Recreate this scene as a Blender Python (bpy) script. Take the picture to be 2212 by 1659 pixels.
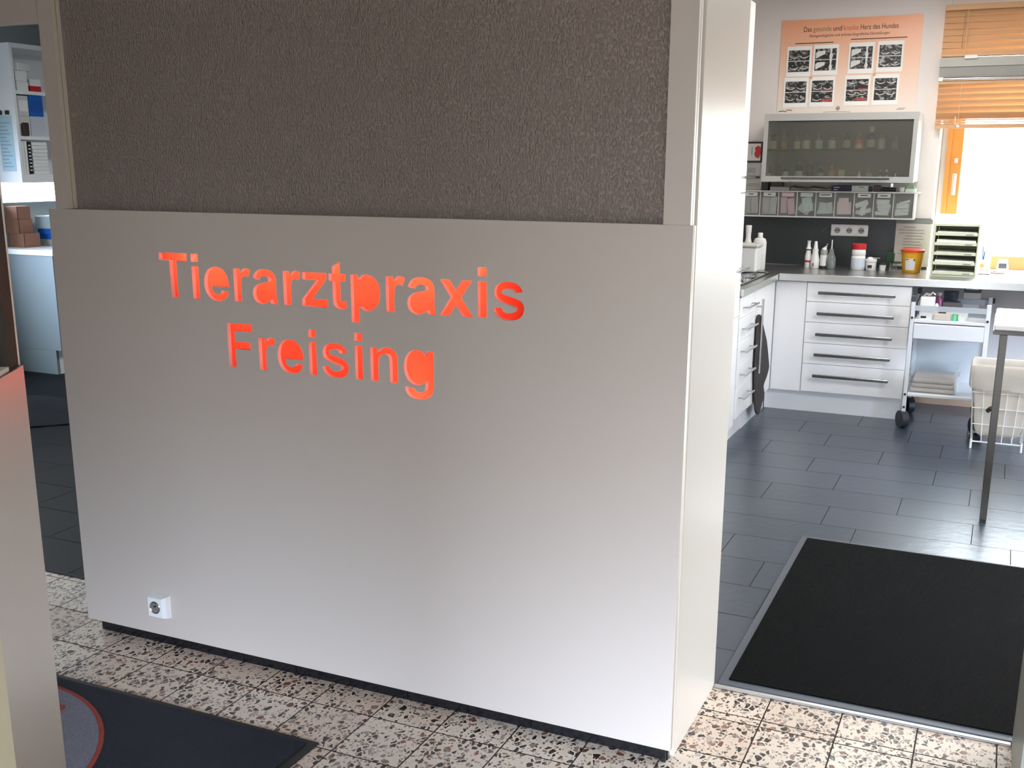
import bpy, bmesh, math, random
from math import radians, pi, sin, cos
from mathutils import Vector, Matrix

for o in list(bpy.data.objects): bpy.data.objects.remove(o)
S = bpy.context.scene
COL = S.collection
random.seed(7)

# ------------------------------------------------------------------ camera
cam = bpy.data.cameras.new('camera'); camo = bpy.data.objects.new('camera', cam); COL.objects.link(camo)
camo.location = (0, 0, 1.483)
YAW, PITCH, ROLL = radians(-24.55), radians(-13.95), radians(0.18)
f = Vector((sin(YAW)*cos(PITCH), cos(YAW)*cos(PITCH), sin(PITCH)))
r = Vector((cos(YAW), -sin(YAW), 0)); u = r.cross(f)
r2 = r*cos(ROLL)+u*sin(ROLL); u2 = -r*sin(ROLL)+u*cos(ROLL)
camo.rotation_euler = Matrix((r2, u2, -f)).transposed().to_euler()
cam.sensor_fit = 'HORIZONTAL'; cam.sensor_width = 36.0
cam.lens = 36.0*2324.5/2212
cam.shift_x = 10.2/2212; cam.shift_y = 103.1/2212
cam.clip_start = 0.02
S.camera = camo

# ------------------------------------------------------------------ view + world
S.view_settings.view_transform = 'Standard'; S.view_settings.look = 'None'
S.view_settings.gamma = 1; S.view_settings.use_curve_mapping = False
S.view_settings.exposure = 0.0
S.cycles.max_bounces = 10; S.cycles.diffuse_bounces = 6; S.cycles.transparent_max_bounces = 12
S.cycles.sample_clamp_indirect = 6.0
S.cycles.caustics_reflective = False; S.cycles.caustics_refractive = False

w = bpy.data.worlds.new('world'); S.world = w; w.use_nodes = True
nt = w.node_tree; nt.nodes.clear()
wo = nt.nodes.new('ShaderNodeOutputWorld'); bg = nt.nodes.new('ShaderNodeBackground')
tc = nt.nodes.new('ShaderNodeTexCoord'); sx = nt.nodes.new('ShaderNodeSeparateXYZ'); rp = nt.nodes.new('ShaderNodeValToRGB')
mp = nt.nodes.new('ShaderNodeMapRange'); mp.inputs[1].default_value = -1; mp.inputs[2].default_value = 1
nt.links.new(tc.outputs['Generated'], sx.inputs[0]); nt.links.new(sx.outputs['Z'], mp.inputs[0])
nt.links.new(mp.outputs[0], rp.inputs[0]); nt.links.new(rp.outputs[0], bg.inputs[0]); nt.links.new(bg.outputs[0], wo.inputs[0])
cr = rp.color_ramp
def stop(pos, col, el=None):
    el = el or cr.elements.new(pos); el.position = pos; el.color = (*col, 1)
stop(0.30, (0.02, 0.02, 0.02), cr.elements[0]); stop(1.0, (0.88, 0.97, 1.12), cr.elements[1])
stop(0.45, (0.03, 0.03, 0.028)); stop(0.50, (0.05, 0.05, 0.05)); stop(0.585, (0.16, 0.18, 0.21)); stop(0.65, (0.80, 0.96, 1.24))
# treatment room side: open bright horizon; entrance side: horizon screened by dark surroundings
rp2 = nt.nodes.new('ShaderNodeValToRGB'); nt.links.new(mp.outputs[0], rp2.inputs[0])
c2 = rp2.color_ramp; c2.elements[0].position = 0.44; c2.elements[0].color = (0.16, 0.16, 0.15, 1); c2.elements[1].position = 1.0; c2.elements[1].color = (0.90, 0.96, 1.05, 1)
e = c2.elements.new(0.49); e.color = (0.34, 0.34, 0.32, 1); e = c2.elements.new(0.53); e.color = (0.92, 0.94, 0.97, 1)
# the bright side of the sky lies behind the treatment room (+y) and to its right (+x)
def maprange(sock, a, b, c, d):
    n_ = nt.nodes.new('ShaderNodeMapRange'); n_.interpolation_type = 'SMOOTHSTEP'
    for i_, v_ in enumerate((a, b, c, d)): n_.inputs[i_+1].default_value = v_
    nt.links.new(sock, n_.inputs[0]); return n_.outputs[0]
fy = maprange(sx.outputs['Y'], -0.1, 0.75, 0.0, 22.0); fx = maprange(sx.outputs['X'], 0.1, 0.8, 0.0, 0.0); fw = maprange(sx.outputs['Y'], -0.25, -0.8, 0.0, 65.0)
a1 = nt.nodes.new('ShaderNodeMath'); a1.operation = 'ADD'; nt.links.new(fy, a1.inputs[0]); nt.links.new(fx, a1.inputs[1])
a2 = nt.nodes.new('ShaderNodeMath'); a2.operation = 'ADD'; nt.links.new(a1.outputs[0], a2.inputs[0]); nt.links.new(fw, a2.inputs[1])
a3 = nt.nodes.new('ShaderNodeMath'); a3.operation = 'ADD'; nt.links.new(a2.outputs[0], a3.inputs[0]); a3.inputs[1].default_value = 6.0
nt.links.new(a3.outputs[0], bg.inputs[1])
mk = maprange(sx.outputs['Y'], -0.2, 0.05, 1.0, 0.0)
mxw = nt.nodes.new('ShaderNodeMix'); mxw.data_type = 'RGBA'; nt.links.new(mk, mxw.inputs['Factor']); nt.links.new(rp2.outputs[0], mxw.inputs['A']); nt.links.new(rp.outputs[0], mxw.inputs['B'])
nt.links.new(mxw.outputs['Result'], bg.inputs[0])

# daylight openings: sampling guides only (portals give off no light of their own)
def portal(name, loc, rot, sx_, sy_):
    l = bpy.data.lights.new(name, 'AREA'); l.shape = 'RECTANGLE'; l.size = sx_; l.size_y = sy_
    l.cycles.is_portal = True
    o = bpy.data.objects.new(name, l); o.location = loc; o.rotation_euler = rot; COL.objects.link(o)
portal('portal_entrance', (0.1, -1.02, 1.1), (radians(90), 0, 0), 2.70, 2.2)
portal('portal_window', (0.585, 7.66, 1.64), (radians(-90), 0, 0), 2.03, 1.52)
portal('portal_added_side_opening', (2.70, 5.4, 1.25), (0, radians(90), 0), 1.5, 2.0)  # opening added out of view to brighten the treatment room
portal('portal_ribbon', (-6.72, 6.3, 1.28), (0, radians(-90), 0), 0.16, 1.8)
portal('portal_added_left_opening', (-6.72, 4.0, 1.6), (0, radians(-90), 0), 1.0, 1.6)  # opening added out of view to light the base cabinet end

# ------------------------------------------------------------------ materials
def lin(c):
    return tuple(((v/255)/12.92 if v/255 <= 0.04045 else ((v/255+0.055)/1.055)**2.4) for v in c)
MATS = {}
def mat(name, rgb, rough=0.5, metal=0.0, spec=0.5, var=0.0, vscale=8.0, bump=0.0, bscale=60.0, coat=0.0, alpha=None, island=0.0, stretch=None):
    """principled surface with optional procedural tone variation and bump"""
    if name in MATS: return MATS[name]
    m = bpy.data.materials.new(name); m.use_nodes = True; MATS[name] = m
    n = m.node_tree.nodes; L = m.node_tree.links; p = n['Principled BSDF']
    c = lin(rgb)
    p.inputs['Base Color'].default_value = (*c, 1); p.inputs['Roughness'].default_value = rough
    p.inputs['Metallic'].default_value = metal; p.inputs['Specular IOR Level'].default_value = spec
    if coat: p.inputs['Coat Weight'].default_value = coat; p.inputs['Coat Roughness'].default_value = 0.05
    t = n.new('ShaderNodeTexCoord'); vec = t.outputs['Object']
    if stretch:
        mm = n.new('ShaderNodeMapping'); mm.inputs['Scale'].default_value = stretch
        L.new(vec, mm.inputs[0]); vec = mm.outputs[0]
    src = None
    if var or island:
        mx = n.new('ShaderNodeHueSaturation'); mx.inputs['Color'].default_value = (*c, 1)
        if island:
            g = n.new('ShaderNodeNewGeometry'); val = g.outputs['Random Per Island']; amt = island
        else:
            no = n.new('ShaderNodeTexNoise'); no.inputs['Scale'].default_value = vscale; no.inputs['Detail'].default_value = 4
            L.new(vec, no.inputs['Vector']); val = no.outputs[0]; amt = var
        mr = n.new('ShaderNodeMapRange'); mr.inputs[3].default_value = 1-amt; mr.inputs[4].default_value = 1+amt
        L.new(val, mr.inputs[0]); L.new(mr.outputs[0], mx.inputs['Value']); L.new(mx.outputs[0], p.inputs['Base Color'])
    if bump:
        no = n.new('ShaderNodeTexNoise'); no.inputs['Scale'].default_value = bscale; no.inputs['Detail'].default_value = 3
        L.new(vec, no.inputs['Vector'])
        b = n.new('ShaderNodeBump'); b.inputs['Strength'].default_value = bump; b.inputs['Distance'].default_value = 0.01
        L.new(no.outputs[0], b.inputs['Height']); L.new(b.outputs[0], p.inputs['Normal'])
    return m

def glass(name, rgb=(235, 245, 240), opaque=0.12, rough=0.02, tint=1.0):
    """see-through sheet: transparent with a glossy share"""
    if name in MATS: return MATS[name]
    m = bpy.data.materials.new(name); m.use_nodes = True; MATS[name] = m
    n = m.node_tree.nodes; L = m.node_tree.links; n.clear()
    o = n.new('ShaderNodeOutputMaterial'); mix = n.new('ShaderNodeMixShader'); a = n.new('ShaderNodeBsdfTransparent'); p = n.new('ShaderNodeBsdfPrincipled')
    a.inputs[0].default_value = (*[v*tint for v in lin(rgb)], 1)
    p.inputs['Base Color'].default_value = (*lin(rgb), 1); p.inputs['Roughness'].default_value = rough
    fr = n.new('ShaderNodeLayerWeight'); fr.inputs[0].default_value = 0.25
    ad = n.new('ShaderNodeMath'); ad.operation = 'ADD'; ad.use_clamp = True; ad.inputs[1].default_value = opaque
    ml = n.new('ShaderNodeMath'); ml.operation = 'MULTIPLY'; ml.inputs[1].default_value = 0.5
    L.new(fr.outputs['Fresnel'], ml.inputs[0]); L.new(ml.outputs[0], ad.inputs[0]); L.new(ad.outputs[0], mix.inputs[0])
    L.new(a.outputs[0], mix.inputs[1]); L.new(p.outputs[0], mix.inputs[2]); L.new(mix.outputs[0], o.inputs[0])
    return m

laminate = mat('taupe_laminate', (196, 186, 176), 0.38, var=0.015, vscale=3)
edge_white = mat('white_edge', (238, 232, 222), 0.45)
edge_cream = mat('cream_edge', (212, 202, 184), 0.45)
lacquer = mat('white_lacquer', (224, 219, 210), 0.30, spec=0.38, bump=0.05, bscale=5, stretch=(1, 6, 0.35))
wallpaper = None
white_wall = mat('white_wall', (222, 216, 212), 0.85, bump=0.08, bscale=180)
white_ceiling = mat('white_ceiling', (232, 230, 226), 0.9)
hall_wall = mat('hall_wall', (146, 134, 126), 0.85)
left_wall = mat('left_wall', (196, 202, 204), 0.85)
cab_white = mat('cabinet_white', (238, 239, 240), 0.32)
cab_front = mat('cabinet_front', (249, 249, 248), 0.25)
cab_edge = mat('cabinet_edge', (200, 198, 190), 0.5)
steel = mat('brushed_steel', (206, 206, 202), 0.30, 1.0, var=0.06, vscale=14, stretch=(60, 2, 2))
steel_post = mat('brushed_steel_post', (222, 216, 207), 0.32, 1.0, var=0.04, vscale=20, stretch=(40, 40, 0.6))
chrome = mat('satin_chrome', (196, 196, 196), 0.2, 1.0)
dark_metal = mat('dark_metal', (64, 58, 52), 0.6, 0.0, 0.12)
table_steel = mat('table_steel', (80, 76, 70), 0.34, 0.9)
black_tile = mat('black_tile', (24, 24, 27), 0.2)
black_rubber = mat('black_rubber', (28, 27, 26), 0.6)
grey_rubber = mat('grey_rubber', (74, 80, 88), 0.45)
grout_dark = mat('dark_grout', (44, 48, 54), 0.9)
grout_brown = mat('brown_grout', (62, 48, 40), 0.9)
slate = mat('slate_tile', (78, 86, 96), 0.34, var=0.10, vscale=5, bump=0.06, bscale=30)
backsplash = mat('dark_backsplash', (48, 54, 54), 0.35)
plastic_white = mat('white_plastic', (236, 236, 232), 0.35)
plastic_grey = mat('grey_plastic', (150, 150, 146), 0.45)
plastic_black = mat('black_plastic', (26, 26, 28), 0.4)
paper = mat('white_paper', (234, 234, 230), 0.8)
paper_grey = mat('grey_paper', (206, 204, 200), 0.8)
ink = mat('dark_ink', (52, 50, 48), 0.8)
ink_pale = mat('pale_ink', (150, 148, 146), 0.8)
cardboard = mat('brown_cardboard', (150, 108, 88), 0.85, var=0.05, vscale=12)
wood = mat('oiled_pine', (214, 146, 66), 0.4, var=0.08, vscale=10, stretch=(12, 12, 1))
skirt_wood = mat('skirting_wood', (158, 132, 110), 0.6, var=0.06)
blind_wood = mat('blind_slat_wood', (204, 160, 118), 0.5, var=0.04, vscale=6, stretch=(1, 12, 12))
blind_grey = mat('grey_valance', (178, 176, 168), 0.6)
blind_grey_dark = mat('grey_valance_dark', (150, 150, 144), 0.6)
red_plastic = mat('red_plastic', (196, 34, 40), 0.35)
blue_plastic = mat('blue_plastic', (18, 96, 190), 0.4)
blue_paper = mat('pale_blue_paper', (176, 204, 216), 0.8)
navy = mat('navy_card', (34, 42, 66), 0.5)
towel_dark = mat('dark_towel', (66, 60, 58), 0.95, bump=0.5, bscale=120, var=0.12, vscale=7)
tray_green = mat('pale_green_card', (222, 226, 196), 0.6)
glass_clear = glass('window_glass', (246, 250, 250), 0.02)
glass_cab = glass('cabinet_glass', (222, 222, 214), 0.07, 0.25, 0.97)
plastic_clear = glass('clear_plastic', (248, 249, 248), 0.08, 0.15)
glass_bottle = glass('bottle_glass', (214, 220, 216), 0.25, 0.1)
green_clear = glass('green_clear_plastic', (86, 120, 92), 0.35, 0.15, 0.7)
mint_clear = mat('mint_plastic', (120, 214, 160), 0.4)

def wallpaper_mat():
    m = bpy.data.materials.new('textured_wallpaper'); m.use_nodes = True
    n = m.node_tree.nodes; L = m.node_tree.links; p = n['Principled BSDF']
    p.inputs['Base Color'].default_value = (*lin((144, 131, 123)), 1); p.inputs['Roughness'].default_value = 0.42
    t = n.new('ShaderNodeTexCoord'); mm = n.new('ShaderNodeMapping'); mm.inputs['Scale'].default_value = (1.5, 1, 0.8)
    L.new(t.outputs['Object'], mm.inputs[0])
    a = n.new('ShaderNodeTexNoise'); a.inputs['Scale'].default_value = 130; a.inputs['Detail'].default_value = 2
    L.new(mm.outputs[0], a.inputs['Vector'])
    ra = n.new('ShaderNodeValToRGB'); ra.color_ramp.elements[0].position = 0.45; ra.color_ramp.elements[1].position = 0.66
    L.new(a.outputs[0], ra.inputs[0])
    b = n.new('ShaderNodeBump'); b.inputs['Strength'].default_value = 0.75; b.inputs['Distance'].default_value = 0.005
    L.new(ra.outputs[0], b.inputs['Height']); L.new(b.outputs[0], p.inputs['Normal'])
    return m
wallpaper = wallpaper_mat()

def terrazzo_mat():
    m = bpy.data.materials.new('terrazzo'); m.use_nodes = True
    n = m.node_tree.nodes; L = m.node_tree.links; p = n['Principled BSDF']; p.inputs['Roughness'].default_value = 0.30
    t = n.new('ShaderNodeTexCoord'); g = n.new('ShaderNodeNewGeometry')
    wn = n.new('ShaderNodeTexNoise'); wn.inputs['Scale'].default_value = 38; wn.inputs['Detail'].default_value = 1
    L.new(t.outputs['Object'], wn.inputs['Vector'])
    sc = n.new('ShaderNodeVectorMath'); sc.operation = 'SCALE'; sc.inputs['Scale'].default_value = 0.012; L.new(wn.outputs['Color'], sc.inputs[0])
    off = n.new('ShaderNodeVectorMath'); off.operation = 'ADD'; L.new(t.outputs['Object'], off.inputs[0]); L.new(sc.outputs[0], off.inputs[1])
    # every tile cut from a different spot of the slab
    isl = n.new('ShaderNodeMath'); isl.operation = 'MULTIPLY'; isl.inputs[1].default_value = 37.0; L.new(g.outputs['Random Per Island'], isl.inputs[0])
    cmb = n.new('ShaderNodeCombineXYZ'); L.new(isl.outputs[0], cmb.inputs['Z'])
    off2 = n.new('ShaderNodeVectorMath'); off2.operation = 'ADD'; L.new(off.outputs[0], off2.inputs[0]); L.new(cmb.outputs[0], off2.inputs[1])
    base = n.new('ShaderNodeMix'); base.data_type = 'RGBA'
    base.inputs['A'].default_value = (*lin((218, 205, 186)), 1); base.inputs['B'].default_value = (*lin((205, 184, 164)), 1)
    L.new(g.outputs['Random Per Island'], base.inputs['Factor'])
    cur = base.outputs['Result']
    for scale, keep, edge, ramp in ((62, 0.52, 0.12, ((0.0, (22, 20, 19)), (0.50, (38, 33, 30)), (0.68, (120, 72, 48)), (0.86, (150, 136, 124)), (1.0, (176, 162, 148)))),
                                    (125, 0.62, 0.13, ((0.0, (58, 50, 46)), (0.5, (130, 112, 98)), (1.0, (184, 170, 154))))):
        st = n.new('ShaderNodeMapping'); st.inputs['Scale'].default_value = (1.0, 0.75, 1.0); st.inputs['Rotation'].default_value = (0, 0, 0.6 if scale < 100 else 2.1)
        L.new(off2.outputs[0], st.inputs[0])
        v1 = n.new('ShaderNodeTexVoronoi'); v1.feature = 'F1'; v1.inputs['Scale'].default_value = scale; L.new(st.outputs[0], v1.inputs['Vector'])
        v2 = n.new('ShaderNodeTexVoronoi'); v2.feature = 'DISTANCE_TO_EDGE'; v2.inputs['Scale'].default_value = scale; L.new(st.outputs[0], v2.inputs['Vector'])
        sp = n.new('ShaderNodeSeparateColor'); L.new(v1.outputs['Color'], sp.inputs[0])
        k = n.new('ShaderNodeMath'); k.operation = 'GREATER_THAN'; k.inputs[1].default_value = keep; L.new(sp.outputs[0], k.inputs[0])
        ed = n.new('ShaderNodeMath'); ed.operation = 'GREATER_THAN'; ed.inputs[1].default_value = edge; L.new(v2.outputs[0], ed.inputs[0])
        mu = n.new('ShaderNodeMath'); mu.operation = 'MULTIPLY'; L.new(k.outputs[0], mu.inputs[0]); L.new(ed.outputs[0], mu.inputs[1])
        rr = n.new('ShaderNodeValToRGB'); L.new(sp.outputs[1], rr.inputs[0])
        els = rr.color_ramp.elements
        els[0].position = ramp[0][0]; els[0].color = (*lin(ramp[0][1]), 1); els[1].position = 1.0; els[1].color = (*lin(ramp[-1][1]), 1)
        for q, cc in ramp[1:-1]:
            ee = els.new(q); ee.color = (*lin(cc), 1)
        mx = n.new('ShaderNodeMix'); mx.data_type = 'RGBA'; L.new(mu.outputs[0], mx.inputs['Factor']); L.new(cur, mx.inputs['A']); L.new(rr.outputs[0], mx.inputs['B'])
        cur = mx.outputs['Result']
    L.new(cur, p.inputs['Base Color'])
    return m
terrazzo = terrazzo_mat()

def rib_mat(name, rgb, rgb2, scale, angle, rough=0.9, bump=0.8):
    m = bpy.data.materials.new(name); m.use_nodes = True
    n = m.node_tree.nodes; L = m.node_tree.links; p = n['Principled BSDF']; p.inputs['Roughness'].default_value = rough; p.inputs['Specular IOR Level'].default_value = 0.08
    t = n.new('ShaderNodeTexCoord'); mm = n.new('ShaderNodeMapping'); mm.inputs['Rotation'].default_value = (0, 0, angle)
    L.new(t.outputs['Object'], mm.inputs[0])
    wv = n.new('ShaderNodeTexWave'); wv.inputs['Scale'].default_value = scale; wv.inputs['Distortion'].default_value = 1.2; wv.inputs['Detail'].default_value = 2; wv.inputs['Detail Scale'].default_value = 8
    L.new(mm.outputs[0], wv.inputs['Vector'])
    no = n.new('ShaderNodeTexNoise'); no.inputs['Scale'].default_value = 3; no.inputs['Detail'].default_value = 6; L.new(t.outputs['Object'], no.inputs['Vector'])
    mx = n.new('ShaderNodeMix'); mx.data_type = 'RGBA'; mx.inputs['A'].default_value = (*lin(rgb), 1); mx.inputs['B'].default_value = (*lin(rgb2), 1)
    mu = n.new('ShaderNodeMath'); mu.operation = 'MULTIPLY'; L.new(wv.outputs[1], mu.inputs[0]); L.new(no.outputs[0], mu.inputs[1])
    L.new(mu.outputs[0], mx.inputs['Factor']); L.new(mx.outputs['Result'], p.inputs['Base Color'])
    b = n.new('ShaderNodeBump'); b.inputs['Strength'].default_value = bump; b.inputs['Distance'].default_value = 0.003
    L.new(wv.outputs[1], b.inputs['Height']); L.new(b.outputs[0], p.inputs['Normal'])
    return m
mat_black_rib = rib_mat('black_ribbed_carpet', (5, 5, 5), (16, 16, 15), 60, 0.35)
mat_left_rib = rib_mat('charcoal_ribbed_mat', (26, 27, 29), (60, 62, 66), 14, 0.9)
mat_navy_pile = mat('navy_pile', (24, 27, 37), 0.95, var=0.35, vscale=160, bump=0.6, bscale=300)
mat_grey_pile = mat('grey_pile', (116, 116, 124), 0.95, var=0.35, vscale=130, bump=0.7, bscale=260)
mat_red_pile = mat('rust_red_pile', (150, 58, 44), 0.95, var=0.15, vscale=120, bump=0.5, bscale=260)

def xray_mat(seed, red=False):
    m = bpy.data.materials.new('printed_scan'); m.use_nodes = True
    n = m.node_tree.nodes; L = m.node_tree.links; p = n['Principled BSDF']; p.inputs['Roughness'].default_value = 0.4
    t = n.new('ShaderNodeTexCoord'); mm = n.new('ShaderNodeMapping'); mm.inputs['Location'].default_value = (seed*1.7, seed*0.9, seed*2.3); mm.inputs['Scale'].default_value = (1, 1, 1.6)
    L.new(t.outputs['Object'], mm.inputs[0])
    no = n.new('ShaderNodeTexNoise'); no.inputs['Scale'].default_value = 26; no.inputs['Detail'].default_value = 3; no.inputs['Distortion'].default_value = 1.5; L.new(mm.outputs[0], no.inputs['Vector'])
    ra = n.new('ShaderNodeValToRGB'); L.new(no.outputs[0], ra.inputs[0])
    ra.color_ramp.elements[0].position = 0.5; ra.color_ramp.elements[0].color = (*lin((34, 33, 33)), 1)
    ra.color_ramp.elements[1].position = 0.74; ra.color_ramp.elements[1].color = (*lin((150, 70, 64) if red else (190, 190, 188)), 1)
    L.new(ra.outputs[0], p.inputs['Base Color'])
    return m

def poster_mat():
    m = bpy.data.materials.new('poster_print'); m.use_nodes = True
    n = m.node_tree.nodes; L = m.node_tree.links; p = n['Principled BSDF']; p.inputs['Roughness'].default_value = 0.35
    t = n.new('ShaderNodeTexCoord'); s = n.new('ShaderNodeSeparateXYZ'); L.new(t.outputs['Object'], s.inputs[0])
    mr = n.new('ShaderNodeMapRange'); mr.inputs[1].default_value = 0.0; mr.inputs[2].default_value = 0.567; L.new(s.outputs['Z'], mr.inputs[0])
    ra = n.new('ShaderNodeValToRGB'); L.new(mr.outputs[0], ra.inputs[0])
    ra.color_ramp.elements[0].position = 0.05; ra.color_ramp.elements[0].color = (*lin((226, 216, 206)), 1)
    ra.color_ramp.elements[1].position = 1.0; ra.color_ramp.elements[1].color = (*lin((236, 164, 124)), 1)
    e1 = ra.color_ramp.elements.new(0.45); e1.color = (*lin((233, 198, 176)), 1)
    L.new(ra.outputs[0], p.inputs['Base Color'])
    return m

def acrylic_mat():
    m = bpy.data.materials.new('red_acrylic'); m.use_nodes = True
    n = m.node_tree.nodes; L = m.node_tree.links; n.clear()
    o = n.new('ShaderNodeOutputMaterial'); tr = n.new('ShaderNodeBsdfTranslucent'); d = n.new('ShaderNodeBsdfPrincipled'); mx = n.new('ShaderNodeMixShader')
    tr.inputs[0].default_value = (1.0, 0.25, 0.215, 1); d.inputs['Base Color'].default_value = (0.75, 0.10, 0.08, 1); d.inputs['Roughness'].default_value = 0.15; d.inputs['Specular IOR Level'].default_value = 0.15
    mx.inputs[0].default_value = 0.10; L.new(tr.outputs[0], mx.inputs[1]); L.new(d.outputs[0], mx.inputs[2]); L.new(mx.outputs[0], o.inputs[0])
    return m

# ------------------------------------------------------------------ geometry helpers
WL = {}          # world location of every object that parents others
class MB:
    def __init__(self): self.bm = bmesh.new()
    def box(self, x0, y0, z0, x1, y1, z1, bev=0.0, seg=1):
        x0, x1 = sorted((x0, x1)); y0, y1 = sorted((y0, y1)); z0, z1 = sorted((z0, z1))
        v = [self.bm.verts.new(p) for p in ((x0,y0,z0),(x1,y0,z0),(x1,y1,z0),(x0,y1,z0),(x0,y0,z1),(x1,y0,z1),(x1,y1,z1),(x0,y1,z1))]
        fs = [self.bm.faces.new([v[i] for i in q]) for q in ((0,3,2,1),(4,5,6,7),(0,1,5,4),(1,2,6,5),(2,3,7,6),(3,0,4,7))]
        if bev:
            ed = list({e for fc in fs for e in fc.edges})
            bmesh.ops.bevel(self.bm, geom=ed, offset=bev, segments=seg, affect='EDGES', profile=0.5)
        return self
    def hexa(self, lo, hi):
        """box from a lower and an upper ring of 4 points"""
        v = [self.bm.verts.new(p) for p in list(lo)+list(hi)]
        for q in ((0,3,2,1),(4,5,6,7),(0,1,5,4),(1,2,6,5),(2,3,7,6),(3,0,4,7)): self.bm.faces.new([v[i] for i in q])
        return self
    def ring(self, c, ax, rad, seg):
        ax = Vector(ax).normalized(); a = ax.orthogonal().normalized(); b = ax.cross(a)
        return [self.bm.verts.new(Vector(c)+a*rad*cos(2*pi*i/seg)+b*rad*sin(2*pi*i/seg)) for i in range(seg)]
    def bridge(self, A, B):
        n = len(A)
        for i in range(n): self.bm.faces.new((A[i], A[(i+1)%n], B[(i+1)%n], B[i]))
    def cyl(self, p0, p1, r0, r1=None, seg=16):
        r1 = r0 if r1 is None else r1; ax = Vector(p1)-Vector(p0)
        A = self.ring(p0, ax, r0, seg); B = self.ring(p1, ax, r1, seg); self.bridge(A, B)
        self.bm.faces.new(A[::-1]); self.bm.faces.new(B); return self
    def lathe(self, x, y, z, prof, seg=18, sx=1.0, sy=1.0):
        R = []
        for rad, h in prof: R.append([self.bm.verts.new((x+sx*rad*cos(2*pi*i/seg), y+sy*rad*sin(2*pi*i/seg), z+h)) for i in range(seg)])
        for A, B in zip(R, R[1:]): self.bridge(A, B)
        self.bm.faces.new(R[0][::-1]); self.bm.faces.new(R[-1]); return self
    def tube(self, pts, rad, seg=8, closed=False):
        P = [Vector(p) for p in pts]; R = []; n = len(P)
        for i, p in enumerate(P):
            a = P[(i-1) % n] if (i > 0 or closed) else p; b = P[(i+1) % n] if (i < n-1 or closed) else p
            d = (b-a).normalized(); up = Vector((0, 0, 1)) if abs(d.z) < 0.9 else Vector((1, 0, 0))
            s = d.cross(up).normalized(); t = s.cross(d)
            R.append([self.bm.verts.new(p+s*rad*cos(2*pi*k/seg)+t*rad*sin(2*pi*k/seg)) for k in range(seg)])
        for A, B in zip(R, R[1:]): self.bridge(A, B)
        if closed: self.bridge(R[-1], R[0])
        else: self.bm.faces.new(R[0][::-1]); self.bm.faces.new(R[-1])
        return self
    def prism(self, pts, z0, z1):
        A = [self.bm.verts.new((x, y, z0)) for x, y in pts]; B = [self.bm.verts.new((x, y, z1)) for x, y in pts]
        self.bridge(A, B); self.bm.faces.new(A[::-1]); self.bm.faces.new(B); return self
    def xform(self, M):
        bmesh.ops.transform(self.bm, matrix=M, verts=self.bm.verts); return self
    def build(self, name, m, parent=None, loc=None, smooth=False, angle=35):
        bmesh.ops.recalc_face_normals(self.bm, faces=self.bm.faces)
        org = WL[parent.name] if parent is not None else (Vector(loc) if loc is not None else self.base())
        bmesh.ops.translate(self.bm, vec=-org, verts=self.bm.verts)
        me = bpy.data.meshes.new(name); self.bm.to_mesh(me); self.bm.free()
        for mm in (m if isinstance(m, (list, tuple)) else [m]): me.materials.append(mm)
        if smooth:
            for p_ in me.polygons: p_.use_smooth = True
            if hasattr(me, 'set_sharp_from_angle'): me.set_sharp_from_angle(angle=radians(angle))
        o = bpy.data.objects.new(name, me); COL.objects.link(o)
        if parent is not None: o.parent = parent
        else: o.location = org
        WL[o.name] = org.copy()
        return o
    def base(self):
        vs = [v.co for v in self.bm.verts]
        lo = [min(v[i] for v in vs) for i in range(3)]; hi = [max(v[i] for v in vs) for i in range(3)]
        return Vector(((lo[0]+hi[0])/2, (lo[1]+hi[1])/2, lo[2]))
def tag(o, label, cat, group=None, kind=None):
    o['label'] = label; o['category'] = cat
    if group: o['group'] = group
    if kind: o['kind'] = kind
    return o
def empty(name, loc, label, cat, group=None):
    o = bpy.data.objects.new(name, None); o.empty_display_size = 0.05; COL.objects.link(o); o.location = loc; WL[o.name] = Vector(loc)
    return tag(o, label, cat, group)
def struct(name, mb, m, smooth=False):
    o = mb.build(name, m, loc=(0, 0, 0), smooth=smooth); o['kind'] = 'structure'; return o
def copy_tree(o, offset=None, parent=None):
    c = o.copy(); COL.objects.link(c)
    if parent is not None: c.parent = parent
    if offset is not None: c.location = o.location+Vector(offset)
    for ch in list(o.children): copy_tree(ch, None, c)
    return c
def wbox(*a, bev=0.0): return MB().box(*a, bev=bev)

def curve_mesh(polys, extrude):
    """filled outline (holes by nesting) in the XY plane -> mesh standing in XZ, facing -y"""
    cu = bpy.data.curves.new('tmp', 'CURVE'); cu.dimensions = '2D'; cu.fill_mode = 'BOTH'; cu.extrude = extrude
    for pl in polys:
        sp = cu.splines.new('POLY'); sp.points.add(len(pl)-1); sp.use_cyclic_u = True
        for k, (a, b) in enumerate(pl): sp.points[k].co = (a, b, 0, 1)
    o = bpy.data.objects.new('tmp', cu); COL.objects.link(o)
    me = bpy.data.meshes.new_from_object(o.evaluated_get(bpy.context.evaluated_depsgraph_get()))
    bpy.data.objects.remove(o); bpy.data.curves.remove(cu)
    me.transform(Matrix.Rotation(pi/2, 4, 'X')); return me
def mesh_obj(name, me, m, parent, loc):
    me.name = name; me.materials.clear(); me.materials.append(m)
    o = bpy.data.objects.new(name, me); COL.objects.link(o)
    if parent is not None: o.parent = parent; o.location = Vector(loc)-WL[parent.name]
    else: o.location = loc
    WL[o.name] = Vector(loc); return o
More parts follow.
